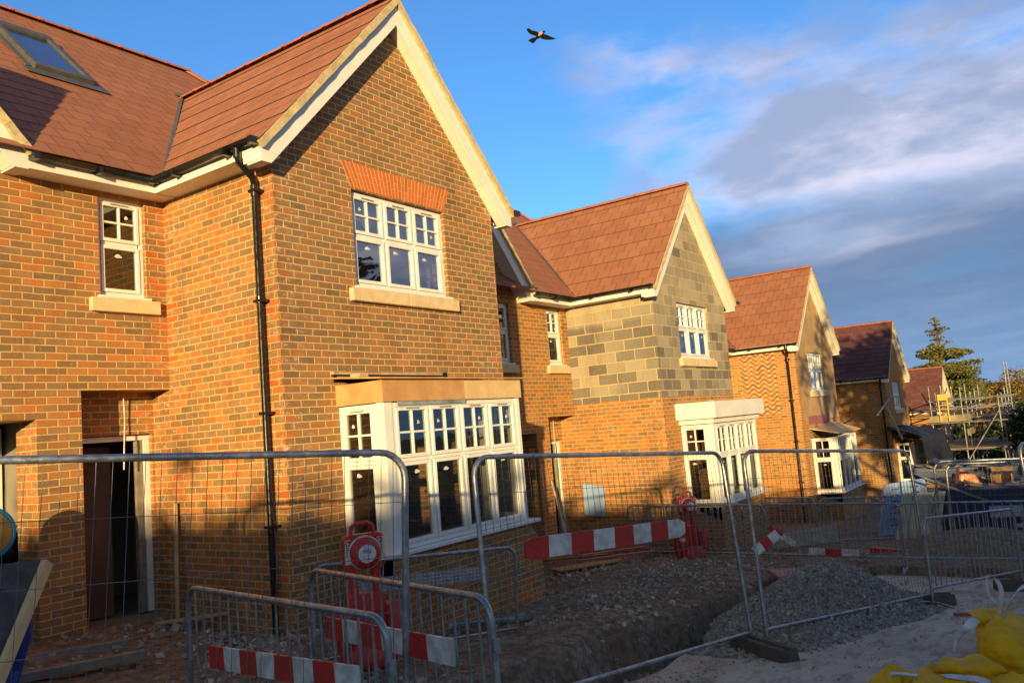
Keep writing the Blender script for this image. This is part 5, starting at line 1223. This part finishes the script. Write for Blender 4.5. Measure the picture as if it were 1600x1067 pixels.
tree('thicket_tree', 68, 4.3, 6.2, 2.6, 'bare brown thicket in front of the orange tree', 'leaf_brown', 24, 7000, .1, .11, GT, z0=-4.9)
tree('dark_tree', 60, 3.9, 5.0, 2.6, 'dark green bush at the end of the scaffolding', 'leaf_dark', 25, 8000, .02, .13, GT, z0=-4.3)
tree('dark_tree', 50, 2.0, 4.6, 2.4, 'dark evergreen at the right edge beyond the wrapped stack', 'leaf_dark', 26, 9000, .02, .12, GT, z0=-3.4)
tree('dark_tree', 63, 7.6, 4.4, 3.0, 'dark shrub mass behind the scaffolding beside the farthest house', 'leaf_dark', 27, 8000, .02, .14, GT, z0=-4.6)
tree('dark_tree', 44, .4, 4.8, 2.4, 'dark evergreen partly outside the right edge of the photo', 'leaf_dark', 28, 8000, .02, .12, GT, z0=-3.2)

# unseen hedge added to shade the lower walls, and trees behind the viewer
def behind(s_, p_): # s_ metres towards the sun, p_ metres across
    sd = Vector((-.866, -.5, 0)); ac = Vector((.5, -.866, 0)); q = Vector((8, 7.5, 0))+sd*s_+ac*p_; return q
rnd = random.Random(40); mb = MB(); cl_ = []
for i in range(150):
    p_ = -46+i*.68; q = behind(36+rnd.uniform(-1, 1), p_); zt = 1.15+36*math.tan(SUN_EL)
    zt += -.13*0+.22*noise.noise(Vector((p_*.5, 0, 0)))
    for k in range(4): cl_.append((Vector((q.x, q.y, zt*(.12+.25*k))), .95, 1.15))
    cl_.append((Vector((q.x, q.y, zt-.55)), .5, 1))
leaf_cloud(mb, cl_, 30000, .26, rnd)
core = MB()
for i in range(60):
    p_ = -46+i*1.7; q = behind(36.5, p_); q2 = behind(36.5, p_+1.75); zt = .95+36*math.tan(SUN_EL)+.2*noise.noise(Vector((p_*.5, 0, 0))); core.prism([(q.x, q.y, -.5), (q2.x, q2.y, -.5), (q2.x, q2.y, zt), (q.x, q.y, zt)], (.6, .4, 0))
hd = thing('tall_hedge', 'tall dense evergreen hedge along the opposite side of the road', 'hedge', behind(36, 0)); mb.build('foliage', 'leaf_dark', hd); core.build('stems', 'bark', hd)
tree('shade_tree', 16.8, -5.0, 9.6, 3.9, 'leafy tree behind the viewer that shades the fourth house', 'leaf_autumn', 51, 9000, .12, .17, squash=.9, nb=30)
if 0: tree('shade_tree', 24.5, -6.5, 10.5, 3.4, 'second leafy tree behind the viewer, farther along the road', 'leaf_autumn', 53, 3600, .15, .17, squash=.9, nb=26)
tree('shade_tree', 7.6, -4.7, 8.6, 1.9, 'thin leafed tree behind the viewer that dapples the third house', 'leaf_brown', 52, 1100, .35, .13, squash=.9, nb=14)

# ------------------------------------------------------------------ bird in flight
bp = Vector((13.79, 8.16, 9.81)); K = .00081
def BPt(px, py, dz=0.): return bp+rr*((px-700)*K)+uu*(-(py-390)*K)+(-f)*(dz*K)
bd = MB(); bd.tube([BPt(500, 530), BPt(560, 480), BPt(620, 430), BPt(680, 375), BPt(730, 325), BPt(762, 305), BPt(785, 292), BPt(805, 283)], .02, 12, rs=[.006, .020, .036, .046, .036, .024, .024, .004])
br_ = MB(); br_.tube([BPt(632, 425, 22), BPt(655, 400, 38), BPt(695, 362, 48), BPt(728, 328, 36), BPt(745, 316, 20)], .02, 12, rs=[.008, .032, .038, .030, .010])
bird = thing('bird', 'black and buff bird in flight with wings spread against the blue sky', 'bird', bp)
bd.build('body', 'feather_black', bird); br_.build('breast', 'feather_buff', bird)
def wing(pts, thick=.006):
    a_ = [BPt(x, y, z) for x, y, z in pts]; m_ = MB(); n_ = len(a_); nn = (-f)*thick; m_.prism([q-nn*.5 for q in a_], nn); return m_
wing([(655, 330, 0), (590, 300, 30), (470, 290, 70), (410, 262, 110), (398, 240, 120), (388, 262, 112), (360, 250, 120), (366, 275, 112), (335, 262, 125), (345, 300, 108), (378, 345, 90), (440, 385, 60), (520, 392, 25), (600, 420, 0), (650, 400, 0)]).build('wing', 'feather_black', bird)
wing([(765, 350, 0), (840, 385, 30), (930, 440, 70), (1010, 490, 110), (1062, 515, 130), (1110, 500, 140), (1055, 524, 128), (1000, 532, 110), (900, 528, 75), (800, 510, 40), (720, 480, 15), (670, 440, 0), (700, 400, 0)]).build('wing', 'feather_black', bird)
wing([(575, 440, 0), (520, 440, -5), (440, 470, -10), (382, 510, -14), (400, 535, -14), (430, 540, -14), (450, 562, -14), (490, 578, -14), (525, 575, -14), (550, 545, -12), (590, 490, -5), (620, 450, 0)]).build('tail', 'feather_black', bird)
